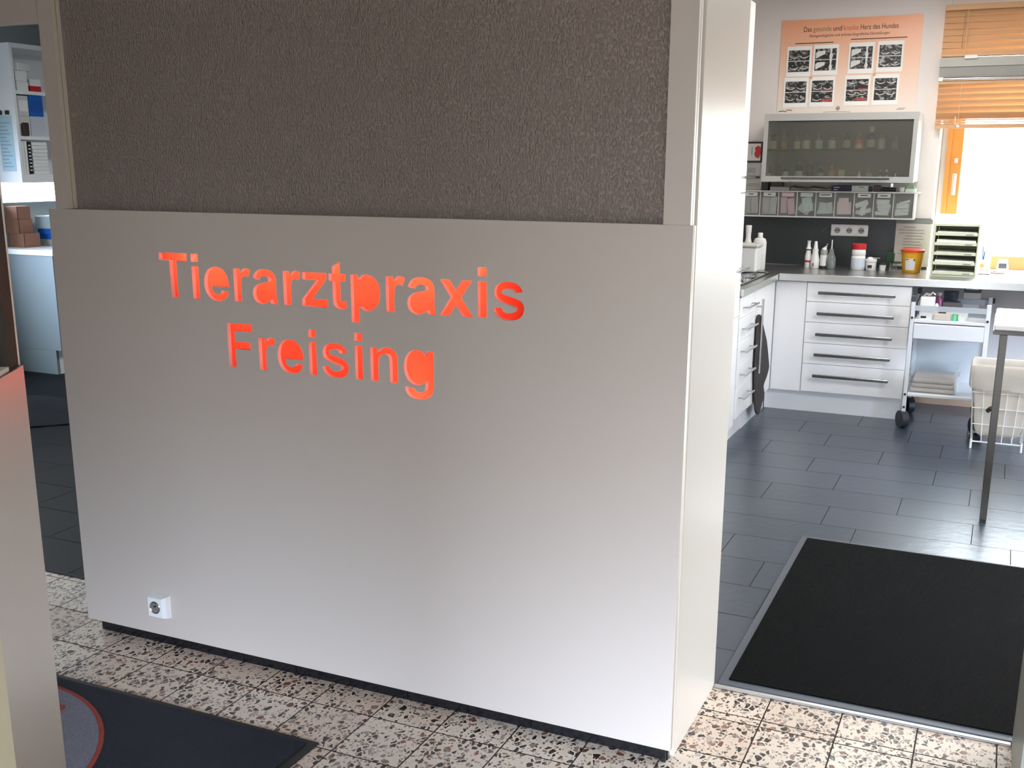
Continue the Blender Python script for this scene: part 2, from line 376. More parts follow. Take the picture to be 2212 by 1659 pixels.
def text(name, body, size, loc, m, parent, width=None, rot=None):
    cu = bpy.data.curves.new('tmp', 'FONT'); cu.body = body; cu.size = size; cu.extrude = 0.0003; cu.align_x = 'CENTER'
    o = bpy.data.objects.new('tmp', cu); COL.objects.link(o)
    me = bpy.data.meshes.new_from_object(o.evaluated_get(bpy.context.evaluated_depsgraph_get()))
    bpy.data.objects.remove(o); bpy.data.curves.remove(cu)
    if width and len(me.vertices):
        xs = [v.co.x for v in me.vertices]; k = width/(max(xs)-min(xs)); me.transform(Matrix.Diagonal((k, 1, 1, 1)))
    me.transform(Matrix.Rotation(pi/2, 4, 'X'))
    if rot: me.transform(rot)
    return mesh_obj(name, me, m, parent, loc)

# ================================================================== SETTING
def tile_floor(x_lines, y_lines, gap, m, grout, xmax=None, ymax=None, name='floor'):
    b = bmesh.new()
    for y0, y1, xs in zip(y_lines, y_lines[1:], x_lines):
        for x0, x1 in zip(xs, xs[1:]):
            g = gap/2
            v = [b.verts.new(p) for p in ((x0+g, y0+g, 0), (x1-g, y0+g, 0), (x1-g, y1-g, 0), (x0+g, y1-g, 0))]
            b.faces.new(v).material_index = 0
    X0 = min(xs[0] for xs in x_lines); X1 = max(xs[-1] for xs in x_lines)
    v = [b.verts.new(p) for p in ((X0, y_lines[0], -0.0015), (X1, y_lines[0], -0.0015), (X1, y_lines[-1], -0.0015), (X0, y_lines[-1], -0.0015))]
    b.faces.new(v).material_index = 1
    me = bpy.data.meshes.new(name); b.to_mesh(me); b.free(); me.materials.append(m); me.materials.append(grout)
    o = bpy.data.objects.new(name, me); COL.objects.link(o); o['kind'] = 'structure'; return o
# hall: square terrazzo tiles
xs = [-0.279+0.197*k for k in range(-19, 14)]
ys = [2.694+0.1975*k for k in range(-19, 1)]+[2.73]
tile_floor([xs]*(len(ys)-1), ys, 0.0040, terrazzo, grout_brown)
xs2 = [x for x in xs if x > -0.9]
tile_floor([xs2], [2.73, 2.872], 0.0040, terrazzo, grout_brown)
# treatment room: long slate-grey tiles laid in a random bond
rowy = [2.872, 3.135, 3.412, 3.689, 3.966, 4.240, 4.512, 4.784, 5.056, 5.332, 5.606, 5.882, 6.158, 6.434, 6.71, 6.986, 7.30]
joint = [-0.2, -0.55, -0.05, -0.718, -0.897, 0.143, -0.003, -0.312, -0.030, -0.199, -0.479, -0.790, -0.972, -0.680, -0.3, -0.5]
XL = [[j+0.592*k for k in range(-4, 6)] for j in joint]
XL = [[x for x in [-1.95]+sorted(l)+[2.62] if -1.95 <= x <= 2.62] for l in XL]
slate_i = mat('slate_tile_floor', (58, 66, 78), 0.30, spec=0.85, island=0.10, bump=0.10, bscale=22)
tile_floor(XL, rowy, 0.0035, slate_i, grout_dark)
# left room: the same tiles, their colour darkened for the room's shade
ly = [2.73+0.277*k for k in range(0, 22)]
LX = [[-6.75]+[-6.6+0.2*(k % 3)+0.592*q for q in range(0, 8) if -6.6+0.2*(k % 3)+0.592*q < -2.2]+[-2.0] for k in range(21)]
tile_floor(LX, ly, 0.0035, mat('slate_tile_shaded', (16, 19, 23), 0.6, spec=0.12, island=0.10), grout_dark)

m_ = MB()   # the wall between the two door openings, hollow behind the sign
m_.box(-2.565, 2.562, 0, -0.668, 2.868, 2.6)
m_.box(-2.565, 2.432, 1.345, -0.668, 2.56, 2.6)
m_.box(-2.565, 2.432, 0, -0.668, 2.56, 0.11)
m_.box(-2.565, 2.432, 0.112, -2.52, 2.56, 1.343); m_.box(-0.71, 2.432, 0.112, -0.668, 2.56, 1.343)
struct('wall_middle', m_, wallpaper)
m_ = MB(); m_.box(0.158, 2.432, 0, 2.30, 2.872, 2.6); m_.box(-0.66, 2.46, 2.06, 0.156, 2.87, 2.6)
struct('wall_right', m_, hall_wall)
struct('wall_left', MB().box(-4.06, -1.0, 0, -3.95, 2.44, 2.6), hall_wall)
struct('wall_left', MB().box(-3.95, 2.436, 1.99, -2.568, 2.72, 2.6).box(-4.06, 2.444, 0, -3.62, 2.72, 2.6), hall_wall)
struct('wall_right', MB().box(2.30, -1.0, 0, 2.40, 2.43, 2.6), hall_wall)
struct('wall_front', MB().box(-4.05, -1.12, 0, -1.25, -1.0, 2.6).box(1.45, -1.12, 0, 2.4, -1.0, 2.6).box(-1.25, -1.12, 2.2, 1.45, -1.0, 2.6), hall_wall)
struct('ceiling', MB().box(-4.06, -1.12, 2.602, 2.72, 2.9, 2.70), white_ceiling)
struct('ceiling', MB().box(-3.2, -3.7, 2.25, 3.2, -1.125, 2.35), hall_wall)   # unseen roof added outside the entrance to keep the upper walls dim
# treatment room shell
struct('ceiling', MB().box(-1.98, 2.902, 2.53, 2.72, 7.9, 2.70), white_ceiling)
struct('wall_left', MB().box(-2.08, 2.87, 0, -1.90, 8.2, 2.7), white_wall)
m_ = MB()
m_.box(-1.90, 7.30, 0, -0.435, 7.66, 2.53); m_.box(-0.434, 7.30, 0, 2.62, 7.66, 0.80); m_.box(-0.434, 7.30, 2.405, 2.62, 7.66, 2.53); m_.box(1.60, 7.30, 0.802, 2.62, 7.66, 2.403)
struct('wall_back', m_, white_wall)
struct('wall_right', MB().box(2.62, 2.87, 0, 2.75, 4.4, 2.6).box(2.62, 6.4, 0, 2.75, 7.66, 2.6).box(2.62, 4.402, 0, 2.75, 6.398, 0.5).box(2.62, 4.402, 2.0, 2.75, 6.398, 2.6), white_wall)  # unseen opening added here for more light in the room
struct('baseboard_back', MB().box(-0.46, 7.270, 0, 1.6, 7.298, 0.085), skirt_wood)
struct('trim_5', MB().box(-1.90, 7.292, 0.850, -0.438, 7.2995, 1.163), backsplash)
# left room shell
struct('ceiling', MB().box(-6.9, 2.73, 2.45, -2.10, 8.3, 2.6), left_wall)
m_ = MB(); m_.box(-6.80, 2.6, 0, -6.66, 3.2, 2.5); m_.box(-6.80, 3.2, 0, -6.66, 4.8, 1.1); m_.box(-6.80, 3.2, 2.1, -6.66, 4.8, 2.5)  # includes an unseen opening, added to light the cabinet end
m_.box(-6.80, 4.8, 0, -6.66, 5.4, 2.5); m_.box(-6.80, 5.4, 0, -6.66, 7.2, 1.20); m_.box(-6.80, 5.4, 1.36, -6.66, 7.2, 2.5); m_.box(-6.80, 7.2, 0, -6.66, 8.2, 2.5)
struct('wall_left', m_, left_wall)
struct('wall_back', MB().box(-6.80, 8.05, 0, -2.08, 8.2, 2.5), left_wall)
struct('wall_front', MB().box(-6.80, 2.6, 0, -4.06, 2.725, 2.5), left_wall)
struct('window_2', MB().box(-6.74, 5.402, 1.202, -6.72, 7.198, 1.358), glass_clear)
# door frames: two thin boards each, with pale edges and a groove between them
def casing(name, x0, x1, z0, z1):
    o = MB().box(x0, 2.400, z0, x1, 2.4145, z1).box(x0, 2.4175, z0, x1, 2.4315, z1).build(name, [laminate, edge_cream], loc=(0, 0, 0)); o['kind'] = 'structure'
    for p in o.data.polygons:
        if abs(p.normal.x) > 0.9 or abs(p.normal.z) > 0.9: p.material_index = 1
    return o
casing('trim_1', -2.566, -2.513, 1.353, 2.35)
o = MB().box(-3.95, 2.400, 1.872, -2.568, 2.4145, 2.02).box(-3.95, 2.4175, 1.872, -2.568, 2.4315, 2.02).build('trim_2', laminate, loc=(0, 0, 0)); o['kind'] = 'structure'
o = casing('trim_3', -0.710, -0.647, 1.352, 2.45); o.data.materials[1] = edge_white
struct('trim_4', MB().box(-0.710, 2.4325, 0.0, -0.656, 2.4505, 2.45), edge_cream)
struct('trim_6', MB().box(-0.667, 2.451, 0, -0.645, 2.879, 2.45, bev=0.0015), lacquer)
struct('trim_7', MB().box(0.150, 2.425, 0, 0.157, 2.884, 2.05), mat('grey_frame_paint', (138, 138, 128), 0.4))
struct('trim_8', MB().box(-0.644, 2.866, 0, 0.149, 2.884, 0.006, bev=0.002), mat('threshold_steel', (200, 200, 198), 0.38, 1.0))
struct('trim_9', MB().box(-4.0, 2.722, 0, -2.57, 2.738, 0.003), grout_dark)
# black tile skirting under the sign
m_ = MB()
for k in range(10): m_.box(-2.565+0.1915*k, 2.4235, 0.0, -2.565+0.1915*k+0.1895, 2.4315, 0.095, bev=0.001)
m_.box(-0.668, 2.412, 0.0, -0.655, 2.4500, 0.075)
struct('baseboard_middle', m_, black_tile)

# glazed door leaf swung open at the left edge of the view: local x runs from its free edge towards the hinges
DM = Matrix(((0.53, -0.848, 0, -1.270), (-0.848, -0.53, 0, 1.100), (0, 0, 1, 0), (0, 0, 0, 1)))
o = struct('door_1', MB().box(0.002, 0.003, 0.008, 0.60, 0.045, 1.1985, bev=0.001).xform(DM), mat('grey_door_core', (150, 148, 142), 0.5))
def dpart(name, mb, m): return mb.xform(DM).build(name, m, parent=o)
dpart('kick_plate', MB().box(0.0, 0.0, 0.008, 0.228, 0.0025, 1.200), steel_post)
dpart('hinge_strip', MB().box(0.2285, -0.006, 0.008, 0.60, 0.0025, 1.200), mat('cream_door_paint', (226, 222, 190), 0.4))
dpart('stile', MB().box(0.008, 0.004, 1.2005, 0.050, 0.040, 2.25), dark_metal)
dpart('seal', MB().box(0.0, 0.004, 1.2005, 0.0075, 0.012, 2.25), edge_white)
dpart('glass_pane', MB().box(0.0505, 0.018, 1.204, 0.56, 0.026, 2.25), glass('door_glass', (236, 246, 240), 0.10, 0.05))
dpart('glazing_bead', MB().box(0.0505, 0.004, 1.2005, 0.60, 0.017, 1.207), edge_white)

# ================================================================== SIGN PANEL
def bez(p0, p1, p2, p3, n=7):
    return [tuple((1-t)**3*a+3*(1-t)**2*t*b+3*(1-t)*t*t*c_+t**3*d for a, b, c_, d in zip(p0, p1, p2, p3)) for t in [k/n for k in range(1, n+1)]]
def path(start, *segs):
    P = [start]
    for s in segs:
        if len(s) == 2: P.append(s)
        else: P += bez(P[-1], s[0:2], s[2:4], s[4:6])
    if (P[0][0]-P[-1][0])**2+(P[0][1]-P[-1][1])**2 < 1: P.pop()
    return P
def rectp(x0, y0, x1, y1): return [(x0, y0), (x1, y0), (x1, y1), (x0, y1)]
GL = {   # stencil-cut sans-serif capitals and lower case, thousandths of an em: advance width, outlines
 'T': (611, [[(234, 0), (378, 0), (378, 595), (594, 595), (594, 716), (21, 716), (21, 595), (234, 595)]]),
 'F': (611, [[(74, 0), (218, 0), (218, 304), (517, 304), (517, 425), (218, 425), (218, 595), (564, 595), (564, 716), (74, 716)]]),
 'i': (278, [rectp(72, 0, 209, 519), rectp(72, 589, 209, 716)]),
 'e': (556, [path((523, 219), (179, 219), (181, 140, 225, 92, 290, 92), (332, 92, 360, 114, 374, 165), (510, 142), (480, 40, 400, -12, 288, -12), (125, -12, 34, 95, 34, 255), (34, 425, 130, 530, 268, 530), (430, 530, 524, 420, 523, 219))]),
 'r': (389, [path((203, 0), (66, 0), (66, 519), (193, 519), (193, 445), (226, 512, 255, 530, 302, 530), (335, 530, 364, 521, 392, 506), (349, 387), (328, 400, 306, 408, 285, 408), (222, 408, 203, 355, 203, 160))]),
 'a': (556, [path((174, 361), (50, 383), (74, 482, 136, 530, 259, 530), (420, 530, 486, 470, 486, 352), (484, 190), (484, 90, 490, 55, 513, 0), (377, 0), (370, 18, 364, 35, 359, 53), (318, 12, 262, -12, 205, -12), (100, -12, 37, 55, 37, 147), (37, 245, 100, 292, 216, 312), (280, 324, 322, 334, 347, 346), (347, 400, 330, 425, 252, 425), (210, 425, 187, 408, 174, 361))]),
 'z': (500, [[(16, 0), (484, 0), (484, 120), (203, 120), (272, 199), (472, 425), (472, 519), (36, 519), (36, 404), (290, 404), (215, 322), (16, 106)]]),
 't': (333, [path((310, 519), (310, 409), (216, 409), (216, 199), (216, 120, 222, 106, 250, 106), (266, 106, 285, 111, 308, 119), (320, 13), (288, -3, 254, -12, 212, -12), (110, -12, 79, 38, 79, 150), (79, 409), (16, 409), (16, 519), (79, 519), (79, 622), (216, 702), (216, 519))]),
 'p': (611, [path((68, 519), (196, 519), (196, 443), (226, 496, 276, 530, 340, 530), (470, 530, 575, 430, 575, 262), (575, 90, 470, -12, 340, -12), (288, -12, 246, 8, 205, 56), (205, -198), (68, -198))]),
 'x': (556, [[(8, 0), (169, 0), (276, 162), (383, 0), (551, 0), (360, 271), (543, 519), (380, 519), (276, 371), (178, 519), (16, 519), (197, 268)]]),
 's': (556, [path((23, 148), (161, 169), (174, 115, 212, 89, 270, 89), (336, 89, 372, 112, 372, 150), (372, 182, 344, 190, 262, 209), (105, 246, 47, 290, 47, 372), (47, 465, 120, 530, 258, 530), (390, 530, 462, 486, 488, 397), (358, 373), (346, 412, 316, 433, 262, 433), (198, 433, 168, 414, 168, 384), (168, 352, 200, 346, 330, 316), (460, 286, 512, 242, 512, 160), (512, 62, 432, -12, 270, -12), (128, -12, 46, 46, 23, 148))]),
 'n': (611, [path((543, 0), (406, 0), (406, 265), (406, 380, 390, 425, 320, 425), (240, 425, 206, 372, 206, 235), (206, 0), (69, 0), (69, 519), (196, 519), (196, 443), (236, 500, 292, 530, 362, 530), (490, 530, 543, 458, 543, 339))]),
 'g': (611, [path((54, -34), (210, -53), (218, -92, 244, -106, 292, -106), (370, -106, 402, -76, 402, -2), (402, 72), (366, 24, 318, 0, 264, 0), (128, 0, 38, 110, 38, 260), (38, 430, 136, 530, 268, 530), (326, 530, 374, 504, 412, 446), (412, 519), (541, 519), (541, 53), (541, -136, 468, -210, 295, -210), (140, -210, 62, -160, 54, -34))]),
}
PX0, PX1, PZ0, PZ1 = -2.598, -0.640, 0.042, 1.3515
EM = 0.1752
letters = []
for word, x0, zb in (('Tierarztpraxis', -2.1935, 1.1118), ('Freising', -1.9745, 0.9245)):
    x = x0
    for ch in word:
        adv, outs = GL[ch]
        letters.append((ch, [[(x+a*EM/1000, zb+b*EM/1000) for a, b in o_] for o_ in outs])); x += adv*EM/1000
panel = empty('sign_panel', (-1.62, 2.416, 0.042), 'large taupe laminate panel with stencil-cut red backlit words Tierarztpraxis Freising', 'sign panel')
me = curve_mesh([[(PX0, PZ0), (PX1, PZ0), (PX1, PZ1), (PX0, PZ1)]]+[o_ for _, os_ in letters for o_ in os_], 0.0075)
fs = mesh_obj('front_sheet', me, laminate, panel, (0, 2.4080, 0))
me.materials.append(edge_white)
for p in me.polygons:
    if abs(p.normal.y) < 0.5: p.material_index = 1
m_ = MB(); m_.box(PX0+0.004, 2.4172, PZ0+0.004, PX0+0.05, 2.4310, PZ1-0.002); m_.box(PX1-0.05, 2.4172, PZ0+0.004, PX1-0.0015, 2.4310, PZ1-0.002)
m_.box(PX0+0.051, 2.4172, PZ0+0.004, PX1-0.051, 2.4310, PZ0+0.05); m_.box(PX0+0.051, 2.4172, PZ1-0.03, PX1-0.051, 2.4310, PZ1-0.002)
m_.build('back_frame', edge_white, parent=panel)
MB().box(-2.515, 2.552, 0.115, -0.712, 2.556, 1.340).build('back_board', plastic_white, parent=panel)
acr = acrylic_mat()
def grow(poly, d):
    n = len(poly); out = []
    area = sum(poly[i][0]*poly[(i+1) % n][1]-poly[(i+1) % n][0]*poly[i][1] for i in range(n)); sgn = 1 if area > 0 else -1
    for i in range(n):
        a, b, c_ = poly[i-1], poly[i], poly[(i+1) % n]
        n1 = Vector((b[1]-a[1], -(b[0]-a[0]))).normalized(); n2 = Vector((c_[1]-b[1], -(c_[0]-b[0]))).normalized()
        nn = (n1+n2); nn = nn.normalized() if nn.length > 1e-6 else n1
        out.append((b[0]+sgn*d*nn.x, b[1]+sgn*d*nn.y))
    return out
for ch, outs in letters:
    me = curve_mesh([grow(o_, 0.0010) for o_ in outs], 0.001)
    cx = sum(v.co.x for v in me.vertices)/len(me.vertices); cz = min(v.co.z for v in me.vertices)
    me.transform(Matrix.Translation((-cx, 0, -cz)))
    mesh_obj('letter', me, acr, panel, (cx, 2.4168, cz))
# LED modules inside the light box, above and below the words
LEDS = [(x, 2.448, 1.240, 0.62) for x in (-2.085, -2.0, -1.88, -1.76, -1.61, -1.50, -1.36, -1.27, -1.19)]
LEDS += [(-2.165, 2.50, 1.18, 0.07)]+[(x, 2.525, 1.13, 0.16) for x in (-2.0, -1.78, -1.56, -1.36, -1.22)]+[(x, 2.525, 0.985, 0.17) for x in (-1.87, -1.68, -1.50, -1.36)]+[(-1.36, 2.47, 0.875, 0.25)]
for x, y, z, e_ in LEDS:
    l = bpy.data.lights.new('led_module', 'AREA'); l.shape = 'SQUARE'; l.size = 0.03; l.energy = e_; l.color = (1.0, 0.88, 0.48)
    lo = bpy.data.objects.new('led_module', l); COL.objects.link(lo); lo.parent = panel; lo.location = Vector((x, y, z))-WL[panel.name]; lo.rotation_euler = (radians(-90), 0, 0)

# socket low on the panel
def socket_unit(parent, x, y, z, s=1.0):
    pass
so = empty('wall_socket', (-2.283, 2.400, 0.108), 'white surface-mounted wall socket low on the left of the taupe panel', 'socket')
q = 0.040; h2 = 0.037; cz = 0.1455; cx = -2.283
m_ = MB(); yb, yf = 2.3995, 2.372
m_.hexa([(cx-q, yb, cz-h2), (cx+q, yb, cz-h2), (cx+q, yb, cz+h2), (cx-q, yb, cz+h2)], [(cx-q+0.004, yf+0.010, cz-h2+0.003), (cx+q-0.004, yf+0.010, cz-h2+0.003), (cx+q-0.004, yf+0.010, cz+h2-0.003), (cx-q+0.004, yf+0.010, cz+h2-0.003)])
m_.hexa([(cx-q+0.004, yf+0.0098, cz-h2+0.003), (cx+q-0.004, yf+0.0098, cz-h2+0.003), (cx+q-0.004, yf+0.0098, cz+h2-0.003), (cx-q+0.004, yf+0.0098, cz+h2-0.003)], [(cx-q+0.013, yf, cz-h2+0.006), (cx+q-0.013, yf, cz-h2+0.006), (cx+q-0.013, yf, cz+h2-0.006), (cx-q+0.013, yf, cz+h2-0.006)])
m_.build('housing', mat('glossy_white_plastic', (232, 232, 230), 0.12), parent=so)
b_ = MB(); n_ = 24
A = b_.ring((cx, yf-0.0006, cz), (0, -1, 0), 0.0205, n_); B = b_.ring((cx, yf-0.0022, cz), (0, -1, 0), 0.0190, n_); Cc = b_.ring((cx, yf-0.0004, cz), (0, -1, 0), 0.0165, n_)
b_.bridge(A, B); b_.bridge(B, Cc); b_.build('rim', chrome, parent=so, smooth=True)
MB().cyl((cx, yf-0.0003, cz), (cx, yf-0.0012, cz), 0.0165, seg=24).build('well', mat('socket_well', (120, 118, 112), 0.4), parent=so)
MB().cyl((cx+0.003, yf-0.001, cz+0.006), (cx+0.003, yf-0.006, cz+0.006), 0.0030, seg=10).build('earth_pin', plastic_black, parent=so)

# ================================================================== MATS ON THE FLOORS
em = empty('entrance_mat', (-2.35, 1.5, 0), 'dark navy entrance mat on the terrazzo with grey red-rimmed round logo', 'doormat')
MB().box(-3.20, 0.95, 0.0005, -1.507, 2.117, 0.005, bev=0.002).build('rubber_edge', black_rubber, parent=em)
MB().box(-3.18, 0.97, 0.0052, -1.535, 2.097, 0.009, bev=0.001).build('pile', mat_navy_pile, parent=em)
def disc(cx, cy, r0, z, name, m, parent, seg=64, sy=1.0):
    MB().prism([(cx+r0*cos(2*pi*k/seg), cy+sy*r0*sin(2*pi*k/seg)) for k in range(seg)], z, z+0.0012).build(name, m, parent=parent)
disc(-2.40, 1.56, 0.495, 0.0091, 'logo_ring', mat_red_pile, em); disc(-2.40, 1.56, 0.482, 0.0104, 'logo_disc', mat_grey_pile, em)
disc(-2.262, 1.955, 0.018, 0.0117, 'logo_mark', mat_red_pile, em, 12)
bm_ = empty('black_floor_mat', (-0.2, 3.6, 0), 'large black ribbed floor mat with grey rubber border in the right doorway', 'doormat')
MB().box(-0.640, 2.888, 0.0005, 0.27, 4.315, 0.006, bev=0.003).build('rubber_border', grey_rubber, parent=bm_)
MB().box(-0.612, 2.922, 0.0062, 0.245, 4.288, 0.010, bev=0.001).build('carpet', mat_black_rib, parent=bm_)
tag(MB().prism([(-5.672, 5.003), (-5.93, 4.74), (-5.06, 4.28), (-4.60, 4.86), (-5.10, 4.83)][0:3]+[(-4.70, 4.66), (-5.26, 4.98)], 0.0005, 0.008).build('floor_mat', mat_left_rib), 'charcoal ribbed mat on the dark floor beyond the left doorway', 'doormat')

# ================================================================== LEFT ROOM
# open wall unit: its end panel faces the doorway, its shelves open to the right
XF, YL, YR = -6.283, 5.600, 6.70
ws = empty('wall_shelf', (-6.47, 6.15, 1.348), 'white open wall shelf unit above the counter in the left room', 'shelf unit')
MB().box(-6.655, YL, 1.348, XF, YL+0.022, 2.276).build('side_panel', cab_white, parent=ws)
MB().box(-6.655, YR-0.022, 1.348, XF, YR, 2.276).build('side_panel', cab_white, parent=ws)
MB().box(-6.655, YL+0.0225, 1.348, -6.645, YR-0.0225, 2.276).build('back_panel', cab_white, parent=ws)
MB().box(-6.644, YL+0.0225, 2.246, XF, YR-0.0225, 2.276).build('top_panel', cab_white, parent=ws)
MB().box(-6.644, YL+0.0225, 1.348, XF, YR-0.0225, 1.406).build('bottom_panel', cab_white, parent=ws)
for z in (1.955, 1.652): MB().box(-6.644, YL+0.0225, z-0.012, XF+0.001, YR-0.0225, z+0.012).build('shelf', cab_white, parent=ws)
nt_ = empty('notice_sheet', (-6.39, 5.599, 1.425), 'pale blue printed notice taped on the end panel of the left shelf unit', 'notice')
MB().box(-6.455, 5.5970, 1.425, -6.325, 5.5990, 1.800).build('sheet', blue_paper, parent=nt_)
m_ = MB()
for k in range(13): m_.box(-6.445, 5.5958, 1.455+k*0.0245, -6.345-0.02*(k % 3), 5.5968, 1.460+k*0.0245)
m_.build('text_lines', mat('notice_ink', (126, 150, 160), 0.8), parent=nt_)
for x in (-6.425, -6.355): tag(MB().box(x-0.016, 5.586, 1.806, x+0.016, 5.5988, 1.834, bev=0.003).build('magnet_clip', plastic_black), 'small black clip holding the notice on the left shelf end', 'clip', 'clips above the notice')
def crate(name, x0, y0, z0, x1, y1, z1, m, label, cat, group=None, bev=0.002):
    return tag(MB().box(x0, y0, z0, x1, y1, z1, bev=bev).build(name, m), label, cat, group)
# top shelf
crate('carton', -6.42, 5.650, 1.9675, -6.300, 5.750, 2.030, plastic_white, 'lower plain white carton of two stacked on the top shelf', 'box')
crate('carton', -6.42, 5.645, 2.0305, -6.298, 5.742, 2.100, plastic_white, 'upper plain white carton of two stacked on the top shelf', 'box')
cp = MB().box(-0.055, -0.085, 0, 0.055, 0.085, 0.05, bev=0.002).xform(Matrix.Translation((-6.36, 5.715, 2.101)) @ Matrix.Rotation(0.35, 4, 'Z')).build('open_packet', plastic_white)
tag(cp, 'skewed white packet lying on the topmost white carton', 'packet')
rb = empty('medicine_box', (-6.35, 5.815, 1.9675), 'red and white medicine box on the top shelf beside the cartons', 'box')
MB().box(-6.41, 5.765, 1.9675, -6.300, 5.860, 2.005, bev=0.001).build('lower_half', red_plastic, parent=rb)
MB().box(-6.41, 5.765, 2.0052, -6.300, 5.860, 2.050, bev=0.001).build('upper_half', plastic_white, parent=rb)
# middle shelf
def binder(y0, y1, z0, z1, m, label, spine):
    b = empty('binder', (-6.41, (y0+y1)/2, z0), label, 'binder')
    MB().box(-6.54, y0, z0, -6.298, y1, z1, bev=0.002).build('cover', m, parent=b)
    MB().box(-6.2978, y0+0.01, z0+0.03, -6.2968, y1-0.01, z1-0.03).build('spine_label', spine, parent=b)
crate('storage_box', -6.54, 5.640, 1.6645, -6.30, 5.735, 1.80, paper_grey, 'pale grey storage box, lower left on the middle shelf', 'box')
crate('storage_box', -6.54, 5.738, 1.6645, -6.30, 5.860, 1.80, mat('lilac_grey_card', (196, 200, 210), 0.6), 'lilac grey storage box on the middle shelf under the blue binder', 'box')
binder(5.640, 5.732, 1.8005, 1.935, paper_grey, 'grey white binder standing on the boxes of the middle shelf', plastic_white)
binder(5.738, 5.860, 1.8005, 1.940, blue_plastic, 'bright blue binder standing on the boxes of the middle shelf', mat('deep_blue_label', (24, 84, 168), 0.5))
crate('pouch', -6.292, 5.645, 1.6645, -6.27, 5.70, 1.755, mat('dark_brown_leather', (56, 44, 38), 0.6), 'dark brown pouch leaning at the front of the middle shelf', 'pouch', bev=0.008)
# lowest shelf
for k, y in enumerate((5.640, 5.664)): crate('notebook', -6.52, y, 1.4065, -6.30, y+0.021, 1.632, paper, ('leftmost white notebook upright on the lowest shelf', 'second white notebook upright beside the black ring binder')[k], 'notebook')
rbn = empty('ring_binder', (-6.41, 5.704, 1.4065), 'black ring binder upright between white notebooks and white slim boxes', 'binder')
MB().box(-6.52, 5.688, 1.4065, -6.302, 5.722, 1.628, bev=0.002).build('cover', plastic_black, parent=rbn)
m_ = MB()
for k in range(8): m_.box(-6.3018, 5.696, 1.43+k*0.024, -6.3000, 5.716, 1.438+k*0.024)
m_.build('ring_marks', plastic_white, parent=rbn)
for k in range(9):
    z = 1.4065+k*0.0245
    crate('slim_box', -6.52, 5.728, z, -6.298-0.002*(k % 3), 5.862, z+0.0225, paper, 'flat white slim box in the stack on the lowest shelf', 'box', 'slim boxes on the lowest shelf', bev=0.001)
# base unit under it
bc = empty('base_cabinet', (-6.36, 6.2, 0), 'pale base cabinet under the window in the left room', 'cabinet')
MB().box(-6.655, 5.602, 0.176, -6.072, 5.625, 0.848).build('end_panel', mat('shaded_white_laminate', (124, 135, 138), 0.4), parent=bc)  # white panel, its shade put into the colour
MB().box(-6.655, 5.602, 0.0, -6.125, 5.625, 0.1745).build('plinth_end', MATS['shaded_white_laminate'], parent=bc)
MB().box(-6.14, 5.626, 0.0, -6.125, 7.5, 0.1745).build('plinth', cab_white, parent=bc)
for k in range(3): MB().box(-6.09, 5.627+0.62*k, 0.18, -6.072, 5.627+0.62*k+0.615, 0.846).build('door', cab_front, parent=bc)
MB().box(-6.655, 5.594, 0.8485, -6.060, 7.5, 0.885, bev=0.002).build('worktop', mat('pale_worktop', (228, 230, 228), 0.4), parent=bc)
for k, (x0, x1, y0, y1, z0, z1, lb) in enumerate(((-6.62, -6.475, 5.735, 5.880, 0.8855, 0.985, 'bottom brown cardboard carton of three stacked on the left counter'),
        (-6.66+0.02, -6.515, 5.735, 5.860, 0.9855, 1.084, 'middle brown cardboard carton of three stacked on the left counter'), (-6.635, -6.52, 5.735, 5.855, 1.0845, 1.178, 'topmost brown cardboard carton of three stacked on the left counter'))):
    cb = empty('cardboard_carton', ((x0+x1)/2, (y0+y1)/2, z0), lb, 'carton')
    MB().box(x0, y0, z0, x1, y1, z1, bev=0.0015).build('carton_body', cardboard, parent=cb)
    MB().box(x1-0.002, y0-0.0008, z0+0.002, x1+0.0008, y0+0.004, z1-0.002).build('corner_tape', mat('dark_tape', (70, 46, 38), 0.5), parent=cb)
crate('file_tray', -6.55, 5.94, 0.935, -6.30, 6.17, 0.972, blue_plastic, 'lower blue file tray on the grey bin beside the cartons', 'tray')
crate('file_tray', -6.55, 5.93, 0.9725, -6.30, 6.17, 1.010, blue_plastic, 'upper blue file tray below the pale plastic crate', 'tray')
crate('grey_bin', -6.55, 5.93, 0.8855, -6.28, 6.18, 0.9345, plastic_grey, 'grey low bin under the blue file trays on the left counter', 'bin')
crate('plastic_crate', -6.56, 5.92, 1.0105, -6.31, 6.17, 1.105, mat('frosted_plastic', (170, 186, 192), 0.35), 'frosted pale plastic crate on top of the blue file trays', 'crate', bev=0.006)

cl = struct('trim_10', MB().box(-4.6, 5.1, 2.422, -4.0, 5.7, 2.4495, bev=0.004), plastic_white)   # housing for an unseen ceiling light added to brighten the shelves
l = bpy.data.lights.new('added_lamp', 'AREA'); l.shape = 'SQUARE'; l.size = 0.55; l.energy = 34; l.color = (0.96, 0.98, 1.0)
lo = bpy.data.objects.new('added_lamp', l); COL.objects.link(lo); lo.parent = cl; lo.location = (-4.3, 5.4, 2.420)

# ================================================================== TREATMENT ROOM: FITTED UNITS
def bar_handle(p0, p1, out, parent, rad=0.0055, m=chrome):
    """bar on two posts; out = direction from the front to the bar"""
    a, b, o_ = Vector(p0), Vector(p1), Vector(out)
    mb = MB(); mb.cyl(a+o_, b+o_, rad, seg=10)
    for t in (0.09, 0.91):
        c_ = a.lerp(b, t); mb.cyl(c_, c_+o_*0.98, rad*0.8, seg=8)
    return mb.build('handle', m, parent=parent, smooth=True)
ZT = [0.800, 0.684, 0.560, 0.4325, 0.305, 0.131]
